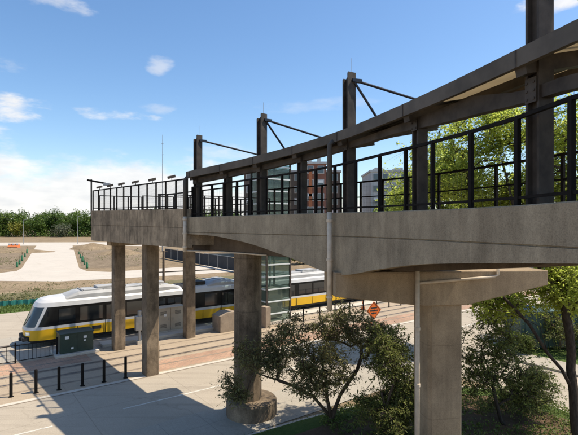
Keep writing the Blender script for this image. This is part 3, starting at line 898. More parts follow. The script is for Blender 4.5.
# roof equipment fairings, one per car section
ARTS = (12.1, 18.0)
for a, b in ((2.6, 11.4), (13.9, 17.2), (18.8, TL-2.6)):
    m = MB()
    rings = []
    for d, k in ((a, 0.0), (a+0.9, 1.0), (b-0.9, 1.0), (b, 0.0)):
        z0 = 3.2; z1 = 3.40+0.30*k
        rings.append([P3(d, x, z) for x, z in ((1.16, z0), (1.12, 3.3+0.2*k), (0.85, z1), (-0.85, z1), (-1.12, 3.3+0.2*k), (-1.16, z0))])
    m.prism_rings(rings); m.build('roof_fairing', 'fairing', tr)
    m = MB(); m.box(P3((a+b)/2, 0, 3.70), T*(b-a-2.6), U*1.5, (0, 0, 0.07)); m.build('roof_unit', 'troof', tr, bevel=0.02)
for a in ARTS:
    m = MB()
    prof = [(1.36, 0.4), (1.36, 2.9), (1.2, 3.32), (0.8, 3.5), (-0.8, 3.5), (-1.2, 3.32), (-1.36, 2.9), (-1.36, 0.4)]
    rings = []
    for k in range(9):
        e = 0.0 if k % 2 else 0.05
        rings.append([P3(a-0.55+k*0.1375, x*(1-e*0.6), z-(e if z > 1 else 0)) for x, z in prof])
    m.prism_rings(rings); m.build('bellows', 'bellows', tr)
def side_panel(d0, d1, z0, z1, name, mat, proud=0.012, parent=None, sides=(1, -1)):
    for sg in sides:
        w = HW-(0.02*((z0+z1)/2-1.46)/1.34 if z0+z1 > 2.92 else 0)
        m = MB(); m.box(P3((d0+d1)/2, sg*(w+proud/2-0.008), z0), T*(d1-d0), U*(proud+0.03), (0, 0, z1-z0))
        o = m.build(name, mat, parent or tr)
    return o
# windows and doors, both sides
for d0, d1 in ((2.1, 3.2), (3.5, 5.1), (6.9, 8.6), (8.75, 10.0), (13.6, 14.8), (19.3, 21.3), (24.0, 25.7), (25.9, 27.6), (29.2, 31.0), (32.6, 33.8)):
    side_panel(d0, d1, 1.62, 2.62, 'window', 'pane')
for d0 in (5.3, 10.15, 15.2, 22.2, 27.7, 31.2):
    for sg in (1, -1):
        dr = side_panel(d0, d0+1.3, 0.5, 2.66, 'door', 'band', 0.010, None, (sg,))
        side_panel(d0+0.03, d0+1.27, 0.52, 1.25, 'door_skirt', 'yellow', 0.020, dr, (sg,))
        side_panel(d0+0.08, d0+0.62, 1.5, 2.58, 'door_pane', 'pane', 0.024, dr, (sg,))
        side_panel(d0+0.68, d0+1.22, 1.5, 2.58, 'door_pane', 'pane', 0.024, dr, (sg,))
        side_panel(d0+0.03, d0+1.27, 1.26, 1.46, 'door_stripe', 'white', 0.022, dr, (sg,))
for d in (1.95, 3.35, 5.2, 6.75, 10.0, 13.4, 15.1, 16.6, 19.1, 22.0, 23.7, 25.8, 27.6, 29.1, 31.1, 32.5):
    side_panel(d, d+0.022, 0.53, 1.25, 'panel_joint', 'under', 0.012)
for d in [3.8+1.5*k for k in range(20)]:
    if 11.0 < d < 14.2 or 16.6 < d < 19.2: continue
    m = MB(); m.box(P3(d, 0, 3.715), T*0.05, U*1.75, (0, 0, 0.07)); m.build('roof_rib', 'troof', tr)
for d, L_ in ((6.0, 2.2), (9.5, 1.4), (21.5, 2.4), (26.0, 2.0), (30.5, 1.8)):
    m = MB(); m.box(P3(d, 0, 3.77), T*L_, U*1.2, (0, 0, 0.16)); m.build('roof_unit', 'troof', tr, bevel=0.03)
# dark roof gear beside the articulation
m = MB(); m.box(P3(13.1, 0.2, 3.42), T*1.5, U*1.5, (0, 0, 0.28)); m.build('roof_gear', 'under', tr, bevel=0.03)
m = MB()
for sg in (-1, 1): m.tube([P3(12.6, 0.5*sg, 3.7), P3(13.3, 0.5*sg, 4.0), P3(12.8, 0.5*sg, 4.2)], 0.03, 6)
m.tube([P3(12.8, -0.8, 4.2), P3(12.8, 0.8, 4.2)], 0.04, 6); m.build('pantograph', 'under', tr)
# lights, coupler, bogies
for end in (0, 1):
    for sg in (1, -1):
        d = 0.10 if end == 0 else TL-0.10
        m = MB(); m.box(P3(d+(0.12 if end == 0 else -0.12), sg*0.82, 0.92), T*0.3, U*0.36, (0, 0, 0.2)); m.build('headlight', 'lamp', tr, bevel=0.03)
    d = -0.12 if end == 0 else TL+0.12
    m = MB(); m.box(P3(d+(0.1 if end == 0 else -0.1), 0, 0.42), T*0.45, U*0.34, (0, 0, 0.22)); m.build('coupler', 'under', tr, bevel=0.04)
    m = MB(); m.box(P3(0.12 if end == 0 else TL-0.12, 0, 0.52), T*0.5, U*1.9, (0, 0, 0.30)); m.build('bumper', 'under', tr, bevel=0.05)
for d in (3.0, 11.2, 17.9, 24.6, 33.0):
    bg = MB(); bg.box(P3(d, 0, 0.18), T*2.6, U*2.0, (0, 0, 0.3)); bo = bg.build('bogie', 'under', tr)
    for dd in (-0.9, 0.9):
        for sg in (1, -1):
            w_ = MB(); c = P3(d+dd, sg*0.75, 0.36)
            rings = [[c+U*off*sg+T*(0.34*math.cos(2*math.pi*k/16))+Vector((0, 0, 0.34*math.sin(2*math.pi*k/16))) for k in range(16)] for off in (-0.06, 0.08)]
            w_.prism_rings(rings); w_.build('wheel', 'rail', bo)
m = MB(); m.box(P3(TL/2, 0, 0.45), T*(TL-4), U*2.3, (0, 0, 0.35)); m.build('underframe', 'under', tr)
# side marker text block is unreadable in the photo: two small dark plates
side_panel(4.35, 5.0, 0.85, 1.1, 'number_plate', 'bellows', 0.02)
# wiper on the windscreen
m = MB(); m.tube([P3(0.09, 0.2, 1.55), P3(0.42, 0.55, 2.2)], 0.02, 5); m.build('wiper', 'under', tr)
# mirror arms beside the cab
m = MB(); m.box(P3(1.35, HW+0.12, 2.2), T*0.12, U*0.2, (0, 0, 0.4)); m.build('mirror', 'under', tr, bevel=0.02)

# ------------------------------------------------------------------ lift tower
TC = tn(22.85, -33.2)
tw = thing('lift_tower', 'glass lift tower with white horizontal mullions rising beside the far footbridge column', 'lift tower', TC)
HL, HD, HT = 2.65, 2.6, 14.0
for sx in (-1, 1):
    for sy in (-1, 1):
        m = MB(); m.box(TC+T*(sx*(HL/2-0.07))+U*(sy*(HD/2-0.07)), T*0.14, U*0.14, (0, 0, HT)); m.build('corner_post', 'steel', tw)
for z in [0.9+1.06*k for k in range(13)]:
    m = MB()
    for sx in (-1, 1): m.box(TC+T*(sx*(HL/2-0.02))+Vector((0, 0, z)), T*0.12, U*(HD-0.3), (0, 0, 0.10))
    for sy in (-1, 1): m.box(TC+U*(sy*(HD/2-0.02))+Vector((0, 0, z)), T*(HL-0.3), U*0.12, (0, 0, 0.10))
    m.build('mullion', 'mullion', tw)
for sx in (-1, 1):
    m = MB(); m.box(TC+T*(sx*(HL/2-0.08))+Vector((0, 0, 0.3)), T*0.02, U*(HD-0.32), (0, 0, HT-0.4)); m.build('glass_wall', 'tglass', tw)
for sy in (-1, 1):
    m = MB(); m.box(TC+U*(sy*(HD/2-0.08))+Vector((0, 0, 0.3)), T*(HL-0.32), U*0.02, (0, 0, HT-0.4)); m.build('glass_wall', 'tglass', tw)
m = MB(); m.box(TC+Vector((0, 0, HT)), T*(HL+0.3), U*(HD+0.3), (0, 0, 0.25)); m.build('roof', 'steel', tw)
m = MB(); m.box(TC+Vector((0, 0, 0.0)), T*(HL+0.1), U*(HD+0.1), (0, 0, 0.28)); m.build('base', 'kerb', tw)
m = MB(); m.box(TC+Vector((0, 0, 0.5)), T*1.5, U*1.5, (0, 0, 2.5)); m.build('lift_car', 'beige', tw)
for k in (-0.55, 0.55):
    m = MB(); m.box(TC+T*k-U*0.9+Vector((0, 0, 0.28)), T*0.12, U*0.12, (0, 0, HT-0.5)); m.build('guide_rail', 'galv', tw)
m = MB(); m.box(tn(21.2, -31.6), T*0.5, U*0.9, (0, 0, 1.75)); tag(m.build('stone_plinth', 'stone', None, org=tn(21.2, -31.6), bevel=0.03), 'pinkish stone plinth at the foot of the glass lift tower', 'plinth')
# ramp block on the platform
p0 = gpx(226, 332)
m = MB(); c = p0-U*0.6
rb = []
for w in (-0.7, 0.7):
    rb.append([c+T*x-U*w+Vector((0, 0, z)) for x, z in ((-0.55, 0), (0.95, 0), (0.95, 1.55), (0.1, 1.55), (-0.55, 1.3))])
m.prism_rings(rb); tag(m.build('ramp_wall', 'stone', None, org=p0), 'beige concrete block end of the platform ramp beside the far round-footed column', 'ramp wall')

# ------------------------------------------------------------------ street furniture
BASEB = [(11, 397), (36, 393), (59, 390), (82.5, 386), (104, 382), (125.6, 378)]
tags = ['at the left edge of the picture', 'second from the left edge, on sunlit paving', 'third from the left edge',
        'third from the stained square column', 'second from the stained square column', 'closest to the stained square column']
proto = None
for i, (x, y) in enumerate(BASEB):
    b = gpx(x, y)
    lab = 'black steel bollard by the street, '+tags[i]
    if proto is None:
        proto = thing('bollard', lab, 'bollard', b, 'black bollards along the street edge')
        m = MB(); m.lathe(b, [(0.075, 0), (0.075, 1.18), (0.06, 1.22)], 14); m.build('post', 'black', proto)
        m = MB(); m.lathe(b, [(0.13, 0), (0.13, 0.02)], 14); m.build('base_plate', 'black', proto)
    else: copy_thing(proto, b, lab)
# low black fence by the train nose
fs, fe = tn(-8.0, -33.1), tn(4.9, -33.0)
fp = gpx(57, 357); fd = (fp-gpx(0, 366)).normalized()
fpts = [fp-T*2.35*k for k in range(0, 6)][::-1]
th = thing('low_fence', 'low black picket fence beside the nose of the train', 'fence', fpts[0])
for i, p in enumerate(fpts):
    m = MB(); m.box(p, T*0.09, U*0.09, (0, 0, 1.3)); m.build('post', 'black', th)
tr1, tr2 = MB(), MB()
tr1.bar(fpts[0]+Vector((0, 0, 1.12)), fpts[-1]+Vector((0, 0, 1.12)), 0.05); tr1.build('top_rail', 'black', th)
tr2.bar(fpts[0]+Vector((0, 0, 0.15)), fpts[-1]+Vector((0, 0, 0.15)), 0.04); tr2.build('bottom_rail', 'black', th)
for i in range(len(fpts)-1):
    m = MB()
    for k in range(1, 10):
        p = fpts[i].lerp(fpts[i+1], k/10); m.box(p+Vector((0, 0, 0.15)), T*0.022, U*0.022, (0, 0, 0.96))
    m.build('picket_panel', 'black', th)
# railing on the platform beyond the tower
fp2 = [tn(25.0+1.9*k, -31.2) for k in range(12)]
th = thing('low_fence', 'thin black guard rail on the paving right of the glass lift tower', 'fence', fp2[0])
for p in fp2:
    m = MB(); m.box(p, T*0.09, U*0.09, (0, 0, 1.2)); m.build('post', 'black', th)
for z in (1.15, 0.65):
    m = MB(); m.bar(fp2[0]+Vector((0, 0, z)), fp2[-1]+Vector((0, 0, z)), 0.045); m.build('rail', 'black', th)
# green cabinet on its pad
gb = gpx(78, 355.5)
gb = gb-U*0.9
th = thing('utility_cabinet', 'dark green utility cabinet with white stickers on a concrete pad', 'cabinet', gb)
m = MB(); m.box(gb, T*2.7, U*1.9, (0, 0, 0.18)); m.build('pad', 'kerb', th, bevel=0.03)
m = MB(); m.box(gb+Vector((0, 0, 0.18)), T*2.05, U*1.3, (0, 0, 1.25)); bd = m.build('body', 'green', th, bevel=0.02)
m = MB(); m.box(gb+Vector((0, 0, 1.43)), T*2.15, U*1.4, (0, 0, 0.07)); m.build('lid', 'green', th, bevel=0.02)
m = MB(); m.box(gb+U*0.655+Vector((0, 0, 0.28)), T*0.02, U*0.012, (0, 0, 1.1)); m.build('door_seam', 'under', th)
for tt, zz, sz in ((-0.62, 1.12, 0.24), (0.5, 1.05, 0.2), (0.48, 0.85, 0.12), (-0.3, 0.42, 0.15)):
    m = MB(); m.box(gb+U*0.656+T*tt+Vector((0, 0, zz)), T*sz, U*0.008, (0, 0, sz*0.8)); m.build('sticker', 'label', th)
# beige cabinets and meter box on the platform
bp = gpx(172, 334.5); bp = bp-U*0.75
th = thing('utility_cabinet', 'tall beige double-door cabinet with a white sticker on the platform', 'cabinet', bp+Vector((0, 0, 0)))
m = MB(); m.box(bp, T*2.5, U*1.1, (0, 0, 0.3)); m.build('plinth', 'kerb', th)
for k in (-0.6, 0.6):
    m = MB(); m.box(bp+T*k+Vector((0, 0, 0.3)), T*1.18, U*1.0, (0, 0, 1.75)); m.build('body', 'beige', th, bevel=0.02)
    m = MB(); m.box(bp+T*k+U*0.505+Vector((0, 0, 0.4)), T*1.02, U*0.02, (0, 0, 1.55)); dd = m.build('door', 'beige', th, bevel=0.005)
    for zz in (0.55, 1.55):
        vm = MB()
        for q_ in range(5): vm.box(bp+T*k+U*0.517+Vector((0, 0, zz+q_*0.06)), T*0.5, U*0.012, (0, 0, 0.025))
        vm.build('vent', 'under', dd)
    for zz in (0.5, 1.1, 1.75):
        vm = MB(); vm.box(bp+T*(k+0.52 if k > 0 else k-0.52)+U*0.52+Vector((0, 0, zz)), T*0.05, U*0.04, (0, 0, 0.12)); vm.build('hinge', 'galv', dd)
    m = MB(); m.box(bp+T*(k-0.42 if k > 0 else k+0.42)+U*0.53+Vector((0, 0, 1.1)), T*0.04, U*0.04, (0, 0, 0.22)); m.build('handle', 'galv', dd)
m = MB(); m.box(bp+Vector((0, 0, 2.05)), T*2.5, U*1.1, (0, 0, 0.07)); m.build('top', 'beige', th, bevel=0.02)
m = MB(); m.box(bp-T*0.45+U*0.522+Vector((0, 0, 1.45)), T*0.22, U*0.006, (0, 0, 0.2)); m.build('sticker', 'label', th)
mp = gpx(139.5, 344)
th = thing('meter_box', 'narrow grey meter box on a post beside the stained square column', 'meter box', mp)
m = MB(); m.box(mp, T*0.4, U*0.4, (0, 0, 0.25)); m.build('foot', 'kerb', th)
m = MB(); m.box(mp+Vector((0, 0, 0.25)), T*0.16, U*0.16, (0, 0, 0.9)); m.build('post', 'galv', th)
m = MB(); m.box(mp+Vector((0, 0, 1.0)), T*0.62, U*0.35, (0, 0, 1.05)); m.build('box', 'galv', th, bevel=0.02)
m = MB(); m.tube([mp+Vector((0, 0, 2.05)), mp+Vector((0, 0, 2.4))], 0.14, 10); m.build('meter_dome', 'galv', th)

# construction signs and cones
def sign(loc, label, half=0.72, zc=2.1, blue=False):
    th = thing('road_work_sign', label, 'road sign', loc)
    L = Vector(loc)
    rt = Vector((0.86, 0.51, 0)); fr = Vector((-0.51, 0.86, 0))
    for k in (-1, 1):
        m = MB(); m.tube([L+rt*0.5*k+fr*0.3, L+Vector((0, 0, 1.0))+fr*0.06], 0.025, 6); m.build('leg', 'galv', th)
        m = MB(); m.tube([L+rt*0.3*k-fr*0.5, L+Vector((0, 0, 0.9))+fr*0.06], 0.025, 6); m.build('leg', 'galv', th)
    m = MB(); m.tube([L+Vector((0, 0, 0.7))+fr*0.06, L+Vector((0, 0, zc+half*0.9))+fr*0.06], 0.03, 6); m.build('mast', 'galv', th)
    m = MB()
    q = [(0, -half), (half, 0), (0, half), (-half, 0)]
    rings = [[L+rt*x+Vector((0, 0, zc+y))+fr*d for x, y in q] for d in (0.0, 0.02)]
    m.prism_rings(rings[::-1]); fc = m.build('sign_face', 'orange', th)
    b = MB()
    for (x0, y0), (x1, y1) in zip(q, q[1:]+q[:1]):
        k = 0.9
        b.bar(L+rt*x0*k+Vector((0, 0, zc+y0*k))-fr*0.004, L+rt*x1*k+Vector((0, 0, zc+y1*k))-fr*0.004, 0.02, 0.03, fr)
    b.build('border', 'bellows', fc)
    # bold dark bars standing in for the unreadable wording
    t_ = MB()
    for y_, w_ in ((0.2, 0.62), (0.0, 0.8), (-0.2, 0.55)):
        t_.box(L+Vector((0, 0, zc+y_-0.045))-fr*0.005, rt*w_, fr*0.008, (0, 0, 0.09))
    t_.build('lettering', 'bellows', fc)
    if blue:
        m = MB(); m.box(L+Vector((0, 0, zc+half+0.05))-fr*0.0, rt*1.1, fr*0.03, (0, 0, 0.55)); m.build('upper_sign', 'blue', th)
    return th
sl = gpx(374, 338)
sign(sl, 'orange diamond road work sign on the street beyond the shrub tree')
sl2 = gpx(529, 347)
sign(sl2, 'orange diamond road work sign below a blue board behind the right-hand tree', 0.62, 1.75, True)
def cone(loc, label):
    th = thing('traffic_cone', label, 'traffic cone', loc, 'orange traffic cones')
    m = MB(); m.box(loc, (0.5, 0, 0), (0, 0.5, 0), (0, 0, 0.05)); m.build('base', 'under', th)
    m = MB(); m.lathe(loc, [(0.2, 0.05), (0.05, 0.95)], 14); m.build('body', 'orange2', th, True)
    m = MB(); m.lathe(loc, [(0.151, 0.38), (0.112, 0.60)], 14); m.build('collar', 'label', th, True)
cone(gpx(371, 333), 'orange traffic cone on the street just below the lone orange diamond sign')
cone(gpx(363, 310), 'orange traffic cone farther off beside the black guard rail')
cone(gpx(508, 331), 'orange traffic cone left of the blue and orange signs')

# ------------------------------------------------------------------ beyond the tracks
# black screened construction fence
fa, fb_ = gpx(165, 258.5), gpx(250, 274.5)
nseg = 10
th = thing('construction_fence', 'black screened construction fence across the bare field', 'fence', fa)
for k in range(nseg+1):
    p = fa.lerp(fb_, k/nseg)
    m = MB(); m.tube([p, p+Vector((0, 0, 2.65))], 0.045, 6); m.build('post', 'galv', th)
for k in range(nseg):
    a, b = fa.lerp(fb_, k/nseg), fa.lerp(fb_, (k+1)/nseg)
    m = MB(); m.bar(a.lerp(b, 0.02)+Vector((0, 0, 1.3)), a.lerp(b, 0.98)+Vector((0, 0, 1.3)), 0.02, 2.35); m.build('screen_panel', 'screen', th)
m = MB(); m.bar(fa+Vector((0, 0, 2.58)), fb_+Vector((0, 0, 2.58)), 0.05); m.build('top_rail', 'galv', th)
# wooden pole with a cross arm
wp = gpx(163.5, 283)
th = thing('utility_post', 'brown wooden post with a cross arm behind the train', 'post', wp)
m = MB(); m.tube([wp, wp+Vector((0, 0, 4.7))], [0.2, 0.16], 10); m.build('pole', 'wood', th)
m = MB(); m.bar(wp+Vector((-1.6, 0, 1.55)), wp+Vector((7.4, 1.2, 1.85)), 0.14); m.build('cross_arm', 'wood', th)
m = MB(); m.tube([wp+Vector((-0.5, 0, 4.55)), wp+Vector((0.55, 0, 4.6))], 0.06, 6); m.build('bracket', 'wood', th)
# teal silt fence
sa, sb = gpx(-60, 311), gpx(42, 303.5)
th = thing('silt_fence', 'low teal silt fence edging the scrub behind the lawn verge', 'fence', sa)
rows = []
m = MB()
for k in range(41):
    p = sa.lerp(sb, k/40); w = 0.06*math.sin(k*1.9)
    q = p+U*w
    rows.append([q, q+Vector((0, 0, 0.55+0.05*math.sin(k*2.7)))+U*0.02, q+Vector((0, 0, 0.55+0.05*math.sin(k*2.7)))-U*0.02, q-U*0.04])
m.prism_rings(rows); m.build('fabric', 'silt', th)
for k in range(0, 41, 4):
    p = sa.lerp(sb, k/40)-U*0.07
    s_ = MB(); s_.box(p, T*0.05, U*0.05, (0, 0, 0.75)); s_.build('stake', 'wood', th)
# dirt mounds
def mound(loc, rx, ry, h, label, mat='soil', seed=0):
    m = MB(); rows = []
    for i in range(9):
        r = 1-i/8
        row = []
        for k in range(28):
            a = 2*math.pi*k/28
            x, y = math.cos(a)*r, math.sin(a)*r
            z = h*max(0, math.cos(r*math.pi/2))**1.2*(1+0.5*noise.noise(Vector((x*2+seed, y*2, seed))))
            row.append((loc.x+x*rx*(1+0.2*noise.noise(Vector((x*1.5, y*1.5, seed+3)))), loc.y+y*ry, z-0.02 if i == 0 else z))
        rows.append(row)
    m.quadgrid(rows, True)
    return tag(m.build('dirt_mound', mat, None, True, org=loc), label, 'dirt mound')
mound(gpx(93, 249), 8, 6, 2.1, 'heap of excavated brown dirt below the outer landing corner', seed=1)
mound(gpx(12, 252), 14, 6, 1.1, 'long low ridge of dirt left of the new white path', seed=5)
mound(gpx(120, 254), 7, 5, 1.3, 'small dirt heap seen between the square columns', seed=9)
# orange barrier by the far new street
ob = gpx(14, 247.5)
th = thing('barrier', 'orange plastic barrier on the far edge of the bare field', 'barrier', ob)
m = MB()
prof = [(-0.9, 0), (0.9, 0), (0.9, 0.3), (0.4, 0.9), (0.35, 1.4), (-0.35, 1.4), (-0.4, 0.9), (-0.9, 0.3)]
m.prism_rings([[ob+Vector((x, y, z)) for y, z in prof] for x in (-1.8, 1.8)]); m.build('body', 'orange2', th)
for k in (-1.4, 0, 1.4):
    m = MB(); m.box(ob+Vector((k, -0.42, 0.95)), (0.8, 0, 0), (0, 0.05, 0), (0, 0, 0.5)); m.build('reflector', 'label', th)
# green wrapped saplings beside the path
sap = None
for i, (x, y) in enumerate([(17, 267.5), (19.5, 264.5), (22, 261), (25, 257), (27, 253.5), (79, 254.5), (80.5, 258.5), (82.5, 262), (84.5, 265), (87, 268.5)]):
    side_ = 'left' if i < 5 else 'right'
    loc = gpx(x, y); sc = 0.75+0.5*((i*37) % 5)/5
    lab = 'knee-high green wrapped planting beside the %s edge of the new white path, number %s from the train' % (side_, ['one', 'two', 'three', 'four', 'five'][i % 5] if i < 5 else ['five', 'four', 'three', 'two', 'one'][i % 5])
    lab = 'green wrapped planting on the %s of the white path, %s' % (side_, ['nearest the train', 'second nearest the train', 'in the middle of the row', 'second farthest', 'farthest back'][i if i < 5 else 9-i])
    if sap is None:
        sap = thing('wrapped_planting', lab, 'planting', loc, 'green wrapped plantings along the white path')
        m = MB(); m.lathe(loc, [(0.2, 0), (0.24, 0.3), (0.19, 0.9), (0.16, 1.15)], 8); m.build('wrap', 'sack', sap, True)
        m = MB(); m.tube([loc+Vector((0, 0, 0.9)), loc+Vector((0.05, 0, 1.8))], 0.035, 5); m.build('stem', 'wood', sap)
        m = MB(); r_s = random.Random(3)
        for _ in range(40): add_leaf(m, loc+Vector((r_s.gauss(0, 0.22), r_s.gauss(0, 0.22), r_s.uniform(1.2, 1.9))), 0.16, r_s)
        m.build('crown', 'weed', sap)
    else: copy_thing(sap, loc, lab, scale=sc)
# slim poles against the tree line
def thin_pole(loc, h, label, r=0.1, name='lamp_post', cat='lamp post'):
    th = thing(name, label, cat, loc)
    m = MB(); m.tube([loc, loc+Vector((0, 0, h))], [r, r*0.6], 8); m.build('pole', 'galv', th)
    m = MB(); m.bar(loc+Vector((0, 0, h)), loc+Vector((1.4, 0, h+0.15)), 0.14, 0.12); m.build('arm', 'galv', th)
thin_pole(gpx(77.5, 244), 11.5, 'thin grey lamp post before the tree line, beside the landing')
thin_pole(gpx(23.5, 244.5), 10.0, 'thin grey lamp post before the tree line, far left')
al = Vector(((162.5-HX)/F*140, 140, 0))
th = thing('radio_mast', 'tall thin radio mast rising far behind the landing railing', 'mast', al)
m = MB(); m.tube([al, al+Vector((0, 0, 36.3))], [0.22, 0.06], 6); m.build('mast_tube', 'galv', th)
for z in (30, 33.5):
    m = MB(); m.tube([al+Vector((-0.35, 0, z)), al+Vector((0.35, 0, z+0.1))], 0.05, 5); m.build('antenna_arm', 'galv', th)

# far buildings seen through the railings
def building(name, label, c, w, d, h, floors, cols, mat, framed='whiteframe', stripe=None):
    th = thing(name, label, 'building', c)
    m = MB(); m.box(c, (w, 0, 0), (0, d, 0), (0, 0, h)); m.build('wall', mat, th)
    m = MB(); m.box(c+Vector((0, 0, h)), (w+0.6, 0, 0), (0, d+0.6, 0), (0, 0, 0.5)); m.build('roof', 'greywall', th)
    fh = h/floors
    for f in range(floors):
        for k in range(cols):
            x = c.x-w/2+(k+0.5)*w/cols; z = f*fh+fh*0.28
            y = c.y-d/2
            fm = MB(); fm.box((x, y-0.06, z), (w/cols*0.62, 0, 0), (0, 0.12, 0), (0, 0, fh*0.58)); fo = fm.build('window', framed, th)
            pm_ = MB(); pm_.box((x, y-0.14, z+0.12), (w/cols*0.52, 0, 0), (0, 0.04, 0), (0, 0, fh*0.58-0.24)); pm_.build('pane', 'winglass', fo)
            if (f*5+k*3) % 4 == 0:
                bl = MB(); bl.box((x, y-0.17, z+fh*0.33), (w/cols*0.5, 0, 0), (0, 0.02, 0), (0, 0, fh*0.2)); bl.build('blind', 'label', fo)
    for k in (-0.25, 0.2):
        um_ = MB(); um_.box(c+Vector((w*k, 0, h+0.5)), (w*0.16, 0, 0), (0, d*0.3, 0), (0, 0, 1.3)); um_.build('roof_unit', 'galv', th)
    if stripe:
        for k in stripe:
            x = c.x-w/2+(k+1.0)*w/cols
            sm = MB(); sm.box((x, c.y-d/2-0.03, h*0.55), (w/cols*0.34, 0, 0), (0, 0.3, 0), (0, 0, h*0.40)); sm.build('facade_panel', 'orwall', th)
    return th
building('apartment_building', 'dark grey-brown building with pale windows behind the lift tower and the footbridge railing', Vector((0.8, 124, 0)), 25, 14, 22.0, 7, 8, 'dkwall')
building('apartment_building', 'narrow orange-red brick building with white windows behind the footbridge railing', Vector((6.4, 112, 0)), 5.0, 8, 23.0, 7, 2, 'redwall', stripe=(-0.5,))
building('apartment_building', 'pale grey apartment building far behind the railing, right of the red one', Vector((29.2, 132, 0)), 13, 15, 23.0, 7, 5, 'greywall')
building('low_building', 'tan low building beyond the street corner, behind the orange signs', Vector((44, 88, 0)), 40, 18, 9.0, 2, 9, 'tanwall')
# teal box at the far corner
tb = gpx(548, 345)
th = thing('site_container', 'dull teal site container on the corner lawn behind the trees', 'container', tb)
m = MB()
for k in range(18):
    x = -2.4+k*0.27
    m.box(tb+Vector((x, 0.0 if k % 2 else 0.04, 0.15)), (0.27, 0, 0), (0, 2.4, 0), (0, 0, 2.4))
m.build('body', 'teal', th)
m = MB(); m.box(tb+Vector((0, 0, 2.55)), (5.0, 0, 0), (0, 2.55, 0), (0, 0, 0.1)); m.build('roof', 'teal', th)
m = MB(); m.box(tb+Vector((0.6, -1.25, 0.2)), (1.0, 0, 0), (0, 0.06, 0), (0, 0, 2.1)); m.build('door', 'galv', th)

# ------------------------------------------------------------------ vegetation
def grow_tree(name, label, cat, base, limbs, blobs, tips, leaves_per_tip, leaf, mat_l, mat_b, r0, seed, spread=0.4, group=None, droop=0.3, step=0.45, aspect=0.42, power=2.4, minr=0.006):
    """limbs: polylines (first starts at base); blobs: (centre, radii, weight) crown volumes; twigs grow from the nearest wood to random points in them"""
    rnd = random.Random(seed)
    nodes = []; parent = []; kids = {}
    def add(p, par):
        nodes.append(Vector(p)); parent.append(par)
        return len(nodes)-1
    for ln in limbs:
        pts = [Vector(q) for q in ln]
        if not nodes: cur = add(pts[0], -1)
        else:
            cur = min(range(len(nodes)), key=lambda i: (nodes[i]-pts[0]).length)
        for a, b in zip(pts, pts[1:]):
            k = max(1, int((b-a).length/step))
            for i in range(1, k+1):
                q = a.lerp(b, i/k)
                q += Vector((rnd.gauss(0, 0.03), rnd.gauss(0, 0.03), rnd.gauss(0, 0.03)))*step*2*(0.4 if len(nodes) < 3 else 1)
                cur = add(q, cur)
    targets = []
    wsum = sum(b[2] for b in blobs)
    while len(targets) < tips:
        u = rnd.random()*wsum
        for c, r, w in blobs:
            u -= w
            if u <= 0: break
        d = Vector((rnd.gauss(0, 1), rnd.gauss(0, 1), rnd.gauss(0, 1))).normalized()*(rnd.random()**0.45)
        q = Vector((c[0]+d.x*r[0], c[1]+d.y*r[1], c[2]+d.z*r[2]))
        if noise.noise(q*0.55+Vector((seed, 0, 0))) > 0.22: continue        # leave gaps
        targets.append(q)
    start = Vector(limbs[0][-1])
    targets.sort(key=lambda q: (q-start).length)
    tipn = []
    for q in targets:
        i = min(range(len(nodes)), key=lambda k: (nodes[k]-q).length_squared)
        a = nodes[i]; L = (q-a).length
        k = max(2, int(L/step)); cur = i
        dirp = (a-nodes[parent[i]]).normalized() if parent[i] >= 0 else Vector((0, 0, 1))
        ctrl = a+dirp*L*0.35
        for j in range(1, k+1):
            f_ = j/k
            pnt = a*(1-f_)**2+ctrl*2*f_*(1-f_)+q*f_*f_
            pnt += Vector((rnd.gauss(0, 1), rnd.gauss(0, 1), rnd.gauss(0, 1)))*0.06*min(1, L)
            cur = add(pnt, cur)
        tipn.append((cur, k))
    acc = [0.0]*len(nodes)
    for i in range(len(nodes)-1, -1, -1):
        if acc[i] == 0: acc[i] = minr**power
        if parent[i] >= 0: acc[parent[i]] += acc[i]
    rad = [a**(1/power) for a in acc]
    k = r0/rad[0]
    rad = [max(minr, r*k) if r*k > minr else minr for r in rad]
    wood = MB()
    ch = {}
    for i, p in enumerate(parent): ch.setdefault(p, []).append(i)
    # chains of nodes; the thickest child carries on
    stack = [(0, None)]
    while stack:
        i, frm = stack.pop()
        chain = [i] if frm is None else [frm, i]
        while True:
            c = ch.get(chain[-1], [])
            if not c: break
            c = sorted(c, key=lambda j: -rad[j])
            for o in c[1:]: stack.append((o, chain[-1]))
            chain.append(c[0])
        if len(chain) > 1:
            rr = [rad[j] for j in chain]
            if frm is not None: rr[0] = min(rad[frm], rr[1]*1.15)
            rr[-1] = rr[-1]*0.6
            wood.tube([nodes[j] for j in chain], rr, 7 if rr[0] > 0.05 else 4, True)
    th = thing(name, label, cat, base, group)
    lm_ = MB()
    for t_, k in tipn:
        c = nodes[t_]; ln = nodes[parent[t_]]
        vig = rnd.uniform(0.35, 1.5)
        nn = max(3, int(leaves_per_tip*vig)); ntw = rnd.randint(3, 6)
        for w_ in range(ntw):
            a = ln.lerp(c, rnd.uniform(0.1, 1.0))
            d = Vector((rnd.gauss(0, 1), rnd.gauss(0, 1), rnd.gauss(0.15, 0.7))).normalized()
            L = spread*rnd.uniform(0.9, 2.6)
            mid_ = a+d*L*0.5; end = a+d*L+Vector((0, 0, -droop*0.45*L))
            wood.tube([a, mid_, end], [minr*0.9, minr*0.7, minr*0.4], 3, False)
            per = max(2, nn//ntw)
            for q_ in range(per):
                f_ = (q_+rnd.random())/per
                q = a*(1-f_)**2+mid_*2*f_*(1-f_)+end*f_*f_
                q += Vector((rnd.gauss(0, 1), rnd.gauss(0, 1), rnd.gauss(0, 1)))*leaf*0.35
                add_leaf(lm_, q, leaf*rnd.choice((0.6, 0.85, 1.0, 1.2)), rnd, droop, aspect)
    wood.build('trunk', mat_b, th, True)
    lm_.build('crown', mat_l, th)
    return th

